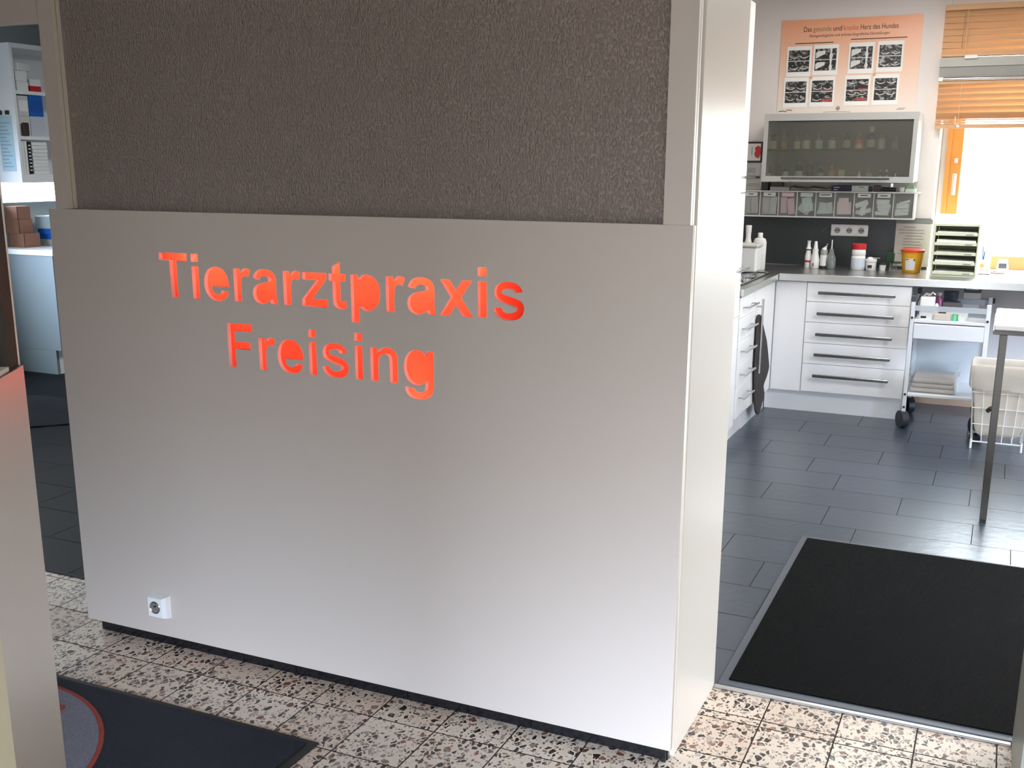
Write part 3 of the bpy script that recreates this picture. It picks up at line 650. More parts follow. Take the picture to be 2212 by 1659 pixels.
# tall cupboard at the left
tc_ = empty('tall_cabinet', (-1.575, 5.40, 0), 'tall white cupboard standing behind the door jamb at the left', 'cabinet')
MB().box(-1.885, 5.10, 0.09, -1.272, 5.705, 2.268).build('carcass', cab_white, parent=tc_)
MB().box(-1.885, 5.11, 0.0, -1.30, 5.70, 0.0895).build('plinth', cab_white, parent=tc_)
for z0, z1, hz in ((0.10, 0.70, 0.62), (0.704, 1.342, 0.958), (1.346, 2.266, 1.424)):
    d = MB().box(-1.2715, 5.10, z0, -1.2530, 5.704, z1, bev=0.0015).build('door', cab_front, parent=tc_)
    if hz > 0.9: bar_handle((-1.2525, 5.44, hz), (-1.2525, 5.69, hz), (0.045, 0, 0), d)
# left run: five drawers and a corner door
ld = empty('drawer_unit', (-1.57, 5.89, 0), 'white five-drawer base unit in the left run beside the tall cupboard', 'cabinet')
MB().box(-1.885, 5.712, 0.128, -1.272, 6.075, 0.803).build('carcass', cab_white, parent=ld)
MB().box(-1.885, 5.712, 0, -1.295, 6.075, 0.1275).build('plinth', cab_white, parent=ld)
for a, b in zip(ZT, ZT[1:]):
    d = MB().box(-1.2715, 5.713, b+0.0015, -1.2500, 6.074, a-0.0015, bev=0.001).build('drawer', cab_front, parent=ld)
    hz = a-0.062 if b > 0.2 else 0.24
    bar_handle((-1.2498, 5.775, hz), (-1.2498, 6.035, hz), (0.034, 0, 0), d)
cd = empty('corner_cabinet', (-1.57, 6.37, 0), 'white corner base unit with towel on its long vertical handle', 'cabinet')
MB().box(-1.885, 6.078, 0.128, -1.272, 6.680, 0.803).build('carcass', cab_white, parent=cd)
MB().box(-1.885, 6.078, 0, -1.290, 6.709, 0.1275).build('plinth', cab_white, parent=cd)
d = MB().box(-1.2715, 6.079, 0.1325, -1.2500, 6.655, 0.800, bev=0.001).build('door', cab_front, parent=cd)
mb = MB(); mb.cyl((-1.218, 6.155, 0.318), (-1.218, 6.155, 0.746), 0.007, seg=12)
for z in (0.36, 0.703): mb.cyl((-1.2498, 6.155, z), (-1.218, 6.155, z), 0.005, seg=8)
mb.build('handle', chrome, parent=d, smooth=True)
# towel over the vertical handle
mb = MB(); N = 30; rows = []
def prof(t, tab):
    for (ta, va), (tb, vb) in zip(tab, tab[1:]):
        if t <= tb: return va+(vb-va)*(t-ta)/(tb-ta)
    return tab[-1][1]
for k in range(N+1):
    t = k/N; z = 0.660-0.615*t
    yl = prof(t, ((0, 6.135), (0.06, 6.115), (0.5, 6.105), (0.85, 6.165), (0.94, 6.20), (1, 6.27)))
    yr = prof(t, ((0, 6.165), (0.05, 6.215), (0.30, 6.42), (0.60, 6.560), (0.68, 6.500), (0.74, 6.39), (0.84, 6.46), (0.94, 6.38), (1, 6.31)))
    d = yr-yl; q_ = 0.004*sin(t*11)
    front = [(-1.2325+q_*(1 if j % 2 else -0.6)+0.0025*(j % 2), yl+d*j/8) for j in range(9)]
    rows.append([mb.bm.verts.new((x, y, z)) for x, y in front+[(-1.2465, yr-0.003), (-1.2470, (yl+yr)/2), (-1.2465, yl+0.003)]])
for A, B in zip(rows, rows[1:]): mb.bridge(A, B)
mb.bm.faces.new(rows[0][::-1]); mb.bm.faces.new(rows[-1])
tw = mb.build('hand_towel', towel_dark, smooth=True, angle=80)
tag(tw, 'dark brown grey towel hanging from the vertical handle of the corner unit', 'towel')
md = tw.modifiers.new('sub', 'SUBSURF'); md.levels = 2; md.render_levels = 2
# back run: filler, five wide drawers
bd = empty('drawer_unit', (-0.86, 6.98, 0), 'wide white five-drawer base unit under the steel counter by the back wall', 'cabinet')
MB().box(-1.268, 6.702, 0.128, -0.470, 7.29, 0.803).build('carcass', cab_white, parent=bd)
MB().box(-1.2490, 6.6850, 0.1285, -1.0655, 6.7015, 0.800).build('filler_panel', cab_front, parent=bd)
MB().box(-1.285, 6.712, 0, -0.468, 6.728, 0.1275).build('plinth', cab_white, parent=bd)
for a, b in zip(ZT, ZT[1:]):
    d = MB().box(-1.0615, 6.6790, b+0.0015, -0.4685, 6.7010, a-0.0015, bev=0.001).build('drawer', cab_front, parent=bd)
    hz = {0.800: 0.742, 0.684: 0.617, 0.560: 0.491, 0.4325: 0.367, 0.305: 0.237}[a]
    mb = MB(); mb.box(-0.992, 6.638, hz-0.009, -0.552, 6.652, hz+0.009, bev=0.003)
    for x in (-0.955, -0.590): mb.box(x-0.006, 6.6515, hz-0.004, x+0.006, 6.6788, hz+0.004)
    mb.build('handle', mat('dark_chrome', (112, 112, 112), 0.25, 1.0), parent=d)
# steel worktops
tag(MB().box(-1.885, 5.712, 0.8045, -1.2325, 7.29, 0.845, bev=0.002).build('worktop', steel), 'brushed steel worktop of the left run with black cooktop set in', 'worktop')
tag(MB().box(-1.2310, 6.660, 0.8050, 1.55, 7.29, 0.848, bev=0.002).build('worktop', steel), 'long brushed steel worktop along the back wall below the window', 'worktop')
tag(MB().box(-0.430, 7.3005, 0.8050, 1.55, 7.61, 0.848).build('window_shelf', plastic_white), 'white shelf in the window niche behind the steel worktop', 'shelf')
# cooktop with bright grates and trivets
hb = empty('cooktop', (-1.46, 6.30, 0.845), 'black glass cooktop with shiny metal pan supports in the left steel worktop', 'cooktop')
MB().box(-1.70, 5.90, 0.8453, -1.285, 6.62, 0.851, bev=0.002).build('glass_plate', mat('black_glass', (14, 14, 15), 0.08), parent=hb)
mb = MB(); mb.tube([(-1.70, 5.90, 0.8525), (-1.285, 5.90, 0.8525), (-1.285, 6.62, 0.8525), (-1.70, 6.62, 0.8525)], 0.004, 6, True); mb.build('steel_rim', chrome, parent=hb)
for x, y, q in ((-1.385, 6.05, 0.07), (-1.375, 6.26, 0.06), (-1.52, 6.22, 0.055), (-1.40, 6.46, 0.07)):
    mb = MB(); mb.lathe(x, y, 0.8515, [(q, 0), (q, 0.012), (q*0.7, 0.016), (q*0.35, 0.012)], 20)
    mb.build('burner', chrome, parent=hb, smooth=True)
def lathe_part(name, x, y, z, prof, m, parent, seg=18, sx=1, sy=1, angle=40): return MB().lathe(x, y, z, prof, seg, sx, sy).build(name, m, parent=parent, smooth=True, angle=angle)
# things standing on the left worktop
def rounded_box(x0, y0, z0, x1, y1, z1, b, seg=3): return MB().box(x0, y0, z0, x1, y1, z1, bev=b, seg=seg)
cn = empty('canister', (-1.396, 6.46, 0.8695), 'large square white canister standing on the cooktop', 'canister')
rounded_box(-1.475, 6.38, 0.8695, -1.318, 6.54, 1.015, 0.012).build('canister_body', plastic_white, parent=cn)
rounded_box(-1.481, 6.374, 1.0155, -1.312, 6.546, 1.034, 0.006).build('lid', mat('ivory_lid', (206, 203, 194), 0.4), parent=cn)
fb = empty('flat_bottle', (-1.397, 6.85, 0.8455), 'flat broad-shouldered white bottle behind the square canister', 'bottle')
lathe_part('bottle_body', -1.397, 6.85, 0.8455, [(0.037, 0), (0.040, 0.01), (0.041, 0.172), (0.034, 0.192), (0.016, 0.200)], plastic_white, fb, 20, 1.0, 0.6)
lathe_part('cap', -1.397, 6.85, 1.0458, [(0.0155, 0), (0.0155, 0.026), (0.013, 0.029)], plastic_white, fb)
sb = empty('spray_bottle', (-1.461, 6.80, 0.8455), 'tall white waisted bottle behind the square canister by the tall cupboard', 'bottle')
lathe_part('bottle_body', -1.461, 6.80, 0.8455, [(0.034, 0), (0.036, 0.01), (0.034, 0.11), (0.024, 0.16), (0.0155, 0.200), (0.0165, 0.235)], plastic_white, sb)
lathe_part('spout', -1.461, 6.80, 1.0808, [(0.0175, 0), (0.018, 0.02), (0.019, 0.038), (0.016, 0.040)], plastic_white, sb)

# ------------------------------------------------------------------ along the backsplash
yb = 7.10; zc = 0.8485
def bottle(name, x, y, label, body, cap, bm, cm, cat='bottle', extra=None, capname='cap'):
    b = empty(name, (x, y, zc), label, cat)
    lathe_part('bottle_body', x, y, zc, body, bm, b); h = body[-1][1]
    lathe_part(capname, x, y, zc+h+0.0003, cap, cm, b)
    return b
b = bottle('spray_bottle', -1.137, 7.10, 'leftmost slim white spray bottle with red band on the steel worktop', [(0.020, 0), (0.021, 0.006), (0.021, 0.075), (0.015, 0.100), (0.015, 0.112)], [(0.017, 0), (0.017, 0.012), (0.011, 0.020), (0.010, 0.05), (0.013, 0.058)], plastic_white, plastic_white, capname='spray_head')
MB().lathe(-1.137, 7.10, zc+0.036, [(0.0214, 0), (0.0214, 0.012)], 18).build('red_band', red_plastic, parent=b)
MB().lathe(-1.137, 7.10, zc+0.1125, [(0.0176, 0), (0.0176, 0.006)], 18).build('dark_collar', plastic_black, parent=b)
b = bottle('spray_bottle', -1.091, 7.08, 'second slim white spray bottle, plain and bulging, on the steel worktop', [(0.026, 0), (0.028, 0.006), (0.028, 0.055), (0.018, 0.098), (0.020, 0.120)], [(0.014, 0), (0.012, 0.02), (0.008, 0.047), (0.006, 0.049)], plastic_white, plastic_white, capname='spray_head')
MB().box(-1.099, 7.0505, zc+0.015, -1.094, 7.0525, zc+0.034).build('printed_mark', ink, parent=b)
b = bottle('pump_bottle', -1.037, 7.08, 'grey and white pump bottle between spray bottle and clear wash bottle', [(0.022, 0), (0.023, 0.004), (0.023, 0.018)], [(0.0232, 0), (0.0232, 0.067)], plastic_black, plastic_white, capname='label_sleeve')
lathe_part('shoulder', -1.037, 7.08, zc+0.0855, [(0.0225, 0), (0.0225, 0.028), (0.021, 0.030)], plastic_grey, b)
mb = MB(); mb.lathe(-1.037, 7.08, zc+0.1158, [(0.016, 0), (0.017, 0.008), (0.008, 0.016)], 14); mb.tube([(-1.033, 7.08, zc+0.13), (-1.024, 7.08, zc+0.140), (-1.020, 7.08, zc+0.155)], 0.0065, 8)
mb.build('pump_head', plastic_white, parent=b, smooth=True)
b = bottle('wash_bottle', -0.992, 7.075, 'clear wash bottle with thin upright straw below the socket strip', [(0.027, 0), (0.030, 0.006), (0.030, 0.065), (0.012, 0.112), (0.014, 0.125)], [(0.004, 0), (0.003, 0.056)], glass_bottle, plastic_white, capname='straw')
MB().lathe(-0.992, 7.075, zc+0.004, [(0.026, 0), (0.027, 0.05)], 16).build('liquid', mat('grey_liquid', (134, 142, 150), 0.1), parent=b)
b = bottle('tablet_jar', -0.830, 7.10, 'big white jar with red screw lid on the steel worktop', [(0.040, 0), (0.043, 0.006), (0.043, 0.080), (0.040, 0.088), (0.043, 0.096), (0.041, 0.122), (0.038, 0.128)], [(0.043, 0), (0.044, 0.004), (0.044, 0.030), (0.040, 0.034)], plastic_white, red_plastic, 'jar', capname='lid')
MB().lathe(-0.830, 7.10, zc+0.018, [(0.0434, 0), (0.0434, 0.056)], 24).build('label_wrap', mat('bluish_white_label', (212, 222, 230), 0.6), parent=b)
b = bottle('ointment_jar', -0.752, 7.10, 'small white jar with spoon on its lid beside the red-lidded jar', [(0.030, 0), (0.032, 0.004), (0.032, 0.050), (0.029, 0.053)], [(0.034, 0), (0.034, 0.014), (0.031, 0.016)], plastic_white, plastic_white, 'jar', capname='lid')
MB().box(-0.768, 7.0668, zc+0.016, -0.742, 7.0690, zc+0.034).build('label_mark', ink, parent=b)
sp = MB(); sp.tube([(-0.700, 7.085, zc+0.0775), (-0.745, 7.095, zc+0.0765)], 0.002, 6); sp.lathe(-0.758, 7.098, zc+0.0696, [(0.016, 0), (0.018, 0.006), (0.010, 0.012)], 14, 1.0, 0.7)
tag(sp.build('measuring_spoon', plastic_white, smooth=True), 'white measuring spoon lying on the small white jar', 'spoon')
b = bottle('sample_cup', -0.684, 7.12, 'tiny white cup with green lid beside the small jar', [(0.018, 0), (0.021, 0.035)], [(0.023, 0), (0.023, 0.010), (0.018, 0.012)], plastic_white, green_clear, 'cup', capname='lid')
st = empty('plastic_stand', (-0.625, 7.16, zc), 'green translucent plastic stand in front of the notice sheet', 'stand')
MB().cyl((-0.625, 7.16, zc), (-0.625, 7.16, zc+0.045), 0.024, 0.020, 16).build('foot', plastic_clear, parent=st)
MB().box(-0.672, 7.12, zc+0.046, -0.578, 7.20, zc+0.054, bev=0.002).build('platform', green_clear, parent=st)
MB().box(-0.668, 7.135, zc+0.0545, -0.622, 7.185, zc+0.108, bev=0.003).build('holder', green_clear, parent=st)
sh = empty('sharps_bin', (-0.510, 7.06, zc), 'yellow sharps bin with red lid on the steel worktop', 'bin')
lathe_part('bin_body', -0.510, 7.06, zc, [(0.050, 0), (0.053, 0.004), (0.064, 0.118), (0.066, 0.124)], mat('yellow_plastic', (250, 186, 40), 0.4), sh, 28)
lathe_part('lid', -0.510, 7.06, zc+0.1243, [(0.069, 0), (0.069, 0.012), (0.060, 0.018), (0.030, 0.019)], mat('orange_red_plastic', (206, 66, 28), 0.4), sh, 28)
mb = MB(); n_ = 8; a0, a1 = radians(236), radians(292); lo, hi = [], []
for k in range(n_+1):
    t = a0+(a1-a0)*k/n_
    lo.append(mb.bm.verts.new((-0.510+0.0558*cos(t), 7.06+0.0558*sin(t), zc+0.018))); hi.append(mb.bm.verts.new((-0.510+0.0624*cos(t), 7.06+0.0624*sin(t), zc+0.088)))
for k in range(n_): mb.bm.faces.new((lo[k], lo[k+1], hi[k+1], hi[k]))
mb.build('label', paper, parent=sh)
t = radians(248); MB().box(-0.510+0.0632*cos(t)-0.010, 7.06+0.0632*sin(t)-0.0012, zc+0.080, -0.510+0.0632*cos(t)+0.008, 7.06+0.0632*sin(t)+0.0005, zc+0.0845).build('label_print', ink, parent=sh)
t = radians(286); MB().box(-0.510+0.063*cos(t)-0.005, 7.06+0.063*sin(t)-0.0015, zc+0.076, -0.510+0.063*cos(t)+0.004, 7.06+0.063*sin(t)+0.0005, zc+0.085).build('warning_mark', ink, parent=sh)
# printed sheet on the backsplash
pn = empty('instruction_sheet', (-0.535, 7.291, 0.90), 'pale printed sheet on the dark backsplash behind the yellow bin', 'notice')
MB().box(-0.640, 7.2885, 0.865, -0.430, 7.2912, 1.130).build('sheet', paper_grey, parent=pn)
mb = MB()
for k, (a, b) in enumerate(((0.05, 0.12), (0.02, 0.17), (0.02, 0.17), (0.06, 0.16), (0.05, 0.17), (0.05, 0.15), (0.045, 0.16), (0.05, 0.15), (0.03, 0.14), (0.02, 0.12))):
    mb.box(-0.640+a, 7.2876, 1.106-k*0.018, -0.640+b, 7.2884, 1.1105-k*0.018)
mb.build('text_lines', ink_pale, parent=pn)
MB().box(-0.642, 7.2880, 1.1305, -0.425, 7.2914, 1.160).build('header_strip', mat('grey_strip', (128, 132, 128), 0.6), parent=pn)
# triple socket on the backsplash
ts = empty('socket_strip', (-0.92, 7.2915, 1.043), 'white triple wall socket strip on the dark backsplash', 'socket')
MB().box(-1.034, 7.268, 1.043, -0.805, 7.2915, 1.1165, bev=0.006, seg=2).build('housing', plastic_white, parent=ts)
for k in range(3):
    x = -0.993+0.0735*k; z = 1.0795
    d = MB().box(x-0.027, 7.2655, z-0.027, x+0.027, 7.2679, z+0.027, bev=0.001).build('socket_plate', plastic_white, parent=ts)
    mb = MB(); A = mb.ring((x, 7.2653, z), (0, -1, 0), 0.0215, 22); B = mb.ring((x, 7.2635, z), (0, -1, 0), 0.0205, 22); Cq = mb.ring((x, 7.2652, z), (0, -1, 0), 0.0185, 22); mb.bridge(A, B); mb.bridge(B, Cq); mb.build('rim', plastic_white, parent=d)
    MB().cyl((x, 7.2654, z), (x, 7.2647, z), 0.0185, seg=22).build('well', plastic_grey, parent=d)
    mb = MB(); mb.box(x-0.013, 7.2636, z-0.0035, x-0.004, 7.2646, z+0.0035); mb.box(x+0.004, 7.2636, z-0.0035, x+0.013, 7.2646, z+0.0035); mb.build('contact_holes', ink, parent=d)
tag(MB().tube([(-1.028, 7.285, 1.116), (-1.060, 7.285, 1.095), (-1.092, 7.287, 1.066)], 0.0022, 6).build('thin_cable', mat('blue_grey_cable', (104, 138, 160), 0.5)), 'thin blue grey cable slanting from the triple socket strip', 'cable')

# ------------------------------------------------------------------ letter tray tower
lt = empty('letter_tray_tower', (-0.265, 7.06, zc), 'pale green five-tier letter tray tower beside the window', 'letter tray')
LX0, LX1, LY0, LY1 = -0.393, -0.140, 6.885, 7.23
for x0, x1 in ((LX0, LX0+0.010), (LX1-0.010, LX1)): MB().box(x0, LY0, zc, x1, LY1, zc+0.305).build('side_panel', tray_green, parent=lt)
MB().box(LX0+0.0105, LY1-0.006, zc, LX1-0.0105, LY1, zc+0.305).build('back_panel', tray_green, parent=lt)
MB().box(LX0+0.0105, LY0, zc+0.293, LX1-0.0105, LY1-0.0065, zc+0.305).build('top_panel', tray_green, parent=lt)
MB().box(LX0+0.0105, LY0, zc, LX1-0.0105, LY1-0.0065, zc+0.010).build('bottom_panel', tray_green, parent=lt)
for k in range(5):
    z = zc+0.012+0.0565*k
    mb = MB(); mb.box(LX0+0.012, LY0-0.002, z, LX1-0.012, LY1-0.012, z+0.004); mb.box(LX0+0.012, LY0-0.004, z+0.0002, LX1-0.012, LY0-0.0022, z+0.018)
    d = mb.build('tray', tray_green, parent=lt)
    MB().box(LX1-0.075, LY0-0.0052, z+0.004, LX1-0.035, LY0-0.0042, z+0.010).build('name_label', ink_pale, parent=d)
    hh = (0.020, 0.034, 0.022, 0.030, 0.022)[4-k] if False else (0.020, 0.028, 0.020, 0.034, 0.024)[k]
    tag(MB().hexa([(LX0+0.02, LY0+0.004, z+0.0045), (LX1-0.016, LY0+0.006, z+0.0045), (LX1-0.016, LY1-0.03, z+0.0045), (LX0+0.02, LY1-0.03, z+0.0045)], [(LX0+0.022, LY0+0.006, z+hh), (LX1-0.018, LY0+0.008, z+hh*0.85), (LX1-0.018, LY1-0.03, z+hh*0.8), (LX0+0.022, LY1-0.03, z+hh)]).build('paper_stack', paper),
        'stack of papers in the %s tray of the letter tower' % ('bottom', 'second lowest', 'middle', 'second highest', 'top')[k], 'papers')
# desk things in the window niche
pc = empty('pen_cup', (-0.118, 7.44, zc), 'peach pen cup standing beside the letter tray tower', 'pen cup')
MB().box(-0.142, 7.415, zc, -0.090, 7.465, zc+0.062, bev=0.002).build('cup', mat('peach_card', (238, 200, 168), 0.6), parent=pc)
MB().cyl((-0.122, 7.4145, zc+0.028), (-0.122, 7.4135, zc+0.028), 0.012, seg=16).build('round_motif', mat('orange_print', (214, 128, 70), 0.6), parent=pc)
for k, (dx, dz, m, lb) in enumerate(((-0.010, 0.085, blue_plastic, 'blue pen leaning in the peach pen cup'), (0.004, 0.055, plastic_black, 'short black pen in the peach pen cup'), (0.030, 0.050, plastic_white, 'white pen leaning right in the peach pen cup'))):
    tag(MB().cyl((-0.118+dx*0.3, 7.44+0.008*(k-1), zc+0.063), (-0.118+dx, 7.44+0.01*(k-1), zc+0.063+dz), 0.0035, seg=8).build('pen', m), lb, 'pen')
tag(MB().box(-0.075, 7.54, zc+0.0002, 0.165, 7.60, zc+0.080, bev=0.003).build('storage_box', mat('orange_card', (226, 150, 92), 0.6)), 'long orange box in the window niche behind the tape dispenser', 'box')
td = empty('tape_dispenser', (-0.005, 7.47, zc), 'white and dark tape dispenser in front of the orange box', 'tape dispenser')
mb = MB()
mb.hexa([(-0.042, 7.44, zc), (0.034, 7.44, zc), (0.034, 7.50, zc), (-0.042, 7.50, zc)], [(-0.030, 7.45, zc+0.068), (0.022, 7.45, zc+0.068), (0.022, 7.49, zc+0.068), (-0.030, 7.49, zc+0.068)])
mb.build('housing', plastic_white, parent=td)
MB().box(-0.026, 7.4385, zc+0.014, 0.018, 7.4425, zc+0.044, bev=0.001).build('dark_window', mat('charcoal_plastic', (74, 78, 80), 0.4), parent=td)
nb = empty('note_pad', (-0.03, 7.24, zc), 'flat pinkish note pad with blue spot near the tape dispenser', 'note pad')
MB().box(-0.068, 7.20, zc, 0.012, 7.275, zc+0.010, bev=0.001).build('pad', mat('pink_paper', (232, 196, 184), 0.7), parent=nb)
MB().cyl((-0.042, 7.235, zc+0.0102), (-0.042, 7.235, zc+0.015), 0.013, seg=14).build('blue_spot', mat('sky_blue', (70, 150, 206), 0.5), parent=nb)
tag(MB().box(-0.135, 7.11, zc, -0.068, 7.14, zc+0.006, bev=0.001).build('ruler', plastic_grey), 'short grey ruler lying beside the letter tray tower', 'ruler')

# ================================================================== BACK WALL
# glass-fronted wall cabinet
GX0, GX1, GZ0, GZ1, GY0, GY1 = -1.434, -0.537, 1.388, 1.790, 6.972, 7.299
gc = empty('wall_cabinet', (-0.985, 7.13, GZ0), 'white wall cabinet with grey glass lift-up front full of bottles', 'cabinet')
inner = mat('cabinet_inside', (176, 174, 164), 0.7)
for x0, x1 in ((GX0, GX0+0.018), (GX1-0.018, GX1)): MB().box(x0, GY0, GZ0, x1, GY1, GZ1).build('side_panel', cab_white, parent=gc)
MB().box(GX0+0.0185, GY0, GZ1-0.018, GX1-0.0185, GY1, GZ1).build('top_panel', cab_white, parent=gc)
MB().box(GX0+0.0185, GY0, GZ0, GX1-0.0185, GY1, GZ0+0.018).build('bottom_panel', cab_white, parent=gc)
MB().box(GX0+0.0185, GY1-0.008, GZ0+0.0185, GX1-0.0185, GY1, GZ1-0.0185).build('back_panel', inner, parent=gc)
MB().box(GX0+0.0185, GY0+0.03, 1.5735, GX1-0.0185, GY1-0.009, 1.5800).build('shelf', mat('glass_shelf_edge', (64, 70, 66), 0.2), parent=gc)
fr_m = mat('satin_aluminium', (190, 190, 186), 0.38, 0.6)
mb = MB(); a = 0.026
mb.box(GX0, 6.951, GZ0-0.004, GX0+a, 6.9705, GZ1); mb.box(GX1-a, 6.951, GZ0-0.004, GX1, 6.9705, GZ1)
mb.box(GX0+a, 6.951, GZ1-0.042, GX1-a, 6.9705, GZ1); mb.box(GX0+a, 6.951, GZ0-0.004, GX1-a, 6.9705, GZ0+0.030)
fl = mb.build('lift_front', fr_m, parent=gc)
MB().box(GX0+a, 6.959, GZ0+0.031, GX1-a, 6.963, GZ1-0.043).build('glass_pane', glass_cab, parent=fl)
mb = MB(); mb.box(-1.309, 6.926, 1.399, -0.670, 6.934, 1.411, bev=0.002)
for x in (-1.25, -0.73): mb.box(x-0.005, 6.9338, 1.401, x+0.005, 6.9508, 1.409)
mb.build('handle', mat('dark_chrome', (112, 112, 112), 0.25, 1.0), parent=fl)
MB().box(-0.662, 6.955, 1.358, -0.648, 6.966, 1.382, bev=0.002).build('white_clip', plastic_white, parent=gc)

brown = mat('amber_brown_glass', (62, 48, 38), 0.15); smoky = mat('smoky_dark_glass', (70, 66, 60), 0.2); lab = mat('bottle_label', (206, 204, 192), 0.7); lab_b = mat('bluish_label', (180, 204, 202), 0.7); lab_y = mat('ochre_label', (196, 148, 52), 0.7); lab_g = mat('greenish_label', (170, 178, 160), 0.7)
redgl = mat('red_brown_glass', (190, 88, 58), 0.2); ambgl = mat('honey_glass', (172, 142, 108), 0.2)
def cab_bottle(px, upper, rad, hb, neck, gm, lm, cm, label, lz=(0.1, 0.75), square=False):
    """bottle in the glass cabinet: body with shoulder and neck, stopper, wrapped label"""
    x = (-1.409+(px-1660)*0.002687)*(7.09/6.95); y = 7.09; z = 1.5803 if upper else GZ0+0.0183
    b = empty('medicine_bottle', (x, y, z), label, 'bottle')
    if square:
        MB().box(x-rad, y-rad, z, x+rad, y+rad, z+hb, bev=0.003).build('bottle_body', gm, parent=b)
    else:
        lathe_part('bottle_body', x, y, z, [(rad*0.94, 0), (rad, 0.004), (rad, hb*0.80), (rad*0.75, hb*0.92), (rad*0.40, hb), (rad*0.40, hb+neck)], gm, b, 16)
        lathe_part('stopper', x, y, z+hb+neck+0.0003, [(rad*0.45, 0), (rad*0.5, 0.008), (rad*0.42, 0.014)], cm, b, 12)
        if lm:
            MB().lathe(x, y, z+hb*lz[0], [(rad*1.012, 0), (rad*1.012, hb*(lz[1]-lz[0]))], 16).build('label_wrap', lm, parent=b)
    return b
U = True
cab_bottle(1674, U, 0.024, 0.062, 0.014, glass_bottle, lab, smoky, 'leftmost upper-shelf bottle in the glass cabinet, white label', (0.05, 0.85))
cab_bottle(1698, U, 0.020, 0.078, 0.024, glass_bottle, lab_y, glass_bottle, 'tall clear bottle with ochre yellow label on the upper cabinet shelf', (0.03, 0.55))
cab_bottle(1727, U, 0.022, 0.060, 0.014, glass_bottle, lab, glass_bottle, 'clear bottle right of the yellow-labelled one on the upper shelf', (0.05, 0.8))
cab_bottle(1748, U, 0.024, 0.062, 0.020, glass_bottle, mat('cream_label', (216, 212, 190), 0.7), glass_bottle, 'cream-labelled bottle left of the pale blue one on the upper shelf', (0.05, 0.85))
cab_bottle(1776, U, 0.024, 0.064, 0.024, glass_bottle, lab_b, glass_bottle, 'pale blue labelled bottle with stopper on the upper shelf', (0.05, 0.85))
cab_bottle(1805, U, 0.023, 0.060, 0.014, glass_bottle, lab, smoky, 'white-labelled clear bottle just left of the brown one on the upper shelf', (0.05, 0.9))
cab_bottle(1837, U, 0.023, 0.076, 0.010, brown, lab_g, brown, 'brown bottle with greenish label left of the orange bottle, upper shelf', (0.1, 0.72))
cab_bottle(1863, U, 0.024, 0.064, 0.022, redgl, mat('pale_pink_label', (226, 196, 176), 0.7), glass_bottle, 'orange red bottle with pale label on the upper cabinet shelf', (0.08, 0.5))
cab_bottle(1889, U, 0.025, 0.092, 0.006, brown, lab_g, plastic_white, 'tallest brown bottle with large white cap on the upper shelf', (0.1, 0.62))
o_ = [q for q in bpy.data.objects if q.get('label', '').startswith('tallest brown')][0]
wcap = o_.location; lathe_part('cap', wcap.x, wcap.y, wcap.z+0.1125, [(0.016, 0), (0.016, 0.018), (0.013, 0.020)], plastic_white, o_)
cab_bottle(1911, U, 0.022, 0.064, 0.004, mat('milky_glass', (176, 178, 166), 0.3), lab_g, plastic_grey, 'milky greenish bottle right of the tallest brown bottle', (0.05, 0.85))
cab_bottle(1940, U, 0.020, 0.052, 0.010, glass_bottle, None, glass_bottle, 'rightmost upper-shelf bottle, clear and unlabelled with shiny stopper')
D_ = False
cab_bottle(1666, D_, 0.022, 0.052, 0.008, brown, lab, brown, 'leftmost lower-shelf bottle, dark shoulders over white label', (0.03, 0.58))
cab_bottle(1690, D_, 0.018, 0.052, 0.006, smoky, None, smoky, 'small smoky bottle second from left on the lower shelf')
cab_bottle(1706, D_, 0.017, 0.036, 0.004, plastic_white, lab, brown, 'small white jar with brown stopper on the lower cabinet shelf', (0.05, 0.7))
cab_bottle(1735, D_, 0.024, 0.076, 0.008, brown, lab_b, plastic_grey, 'large brown bottle with pale bluish label on the lower shelf', (0.05, 0.55))
cab_bottle(1760, D_, 0.023, 0.078, 0.008, brown, None, plastic_grey, 'large dark brown bottle without label on the lower shelf')
cab_bottle(1784, D_, 0.019, 0.054, 0.008, brown, lab_g, plastic_grey, 'brown bottle with pale label right of the unlabelled one', (0.05, 0.58))
cab_bottle(1809, D_, 0.022, 0.052, 0.026, ambgl, mat('beige_label', (188, 158, 126), 0.7), glass_bottle, 'honey coloured bottle with slim stopper on the lower shelf', (0.05, 0.75))
cab_bottle(1831, D_, 0.019, 0.052, 0.0, mat('cream_box_card', (190, 184, 160), 0.6), None, None, 'small square cream carton among the lower-shelf bottles', square=True)
cab_bottle(1869, D_, 0.011, 0.022, 0.004, plastic_white, None, plastic_white, 'tiny white vial right of the cream carton on the lower shelf')
cab_bottle(1890, D_, 0.020, 0.040, 0.018, glass_bottle, lab_g, glass_bottle, 'clear bottle with faint label between tiny vial and dark vials', (0.05, 0.8))
cab_bottle(1914, D_, 0.012, 0.036, 0.004, brown, lab, plastic_grey, 'left one of two dark vials at the right of the lower shelf', (0.03, 0.5))
cab_bottle(1927, D_, 0.013, 0.036, 0.004, brown, lab, plastic_white, 'dark vial with white cap and label, right of its dark twin', (0.05, 0.5))
cab_bottle(1946, D_, 0.011, 0.014, 0.002, plastic_white, None, plastic_white, 'tiny low white vial at the far right of the lower shelf')

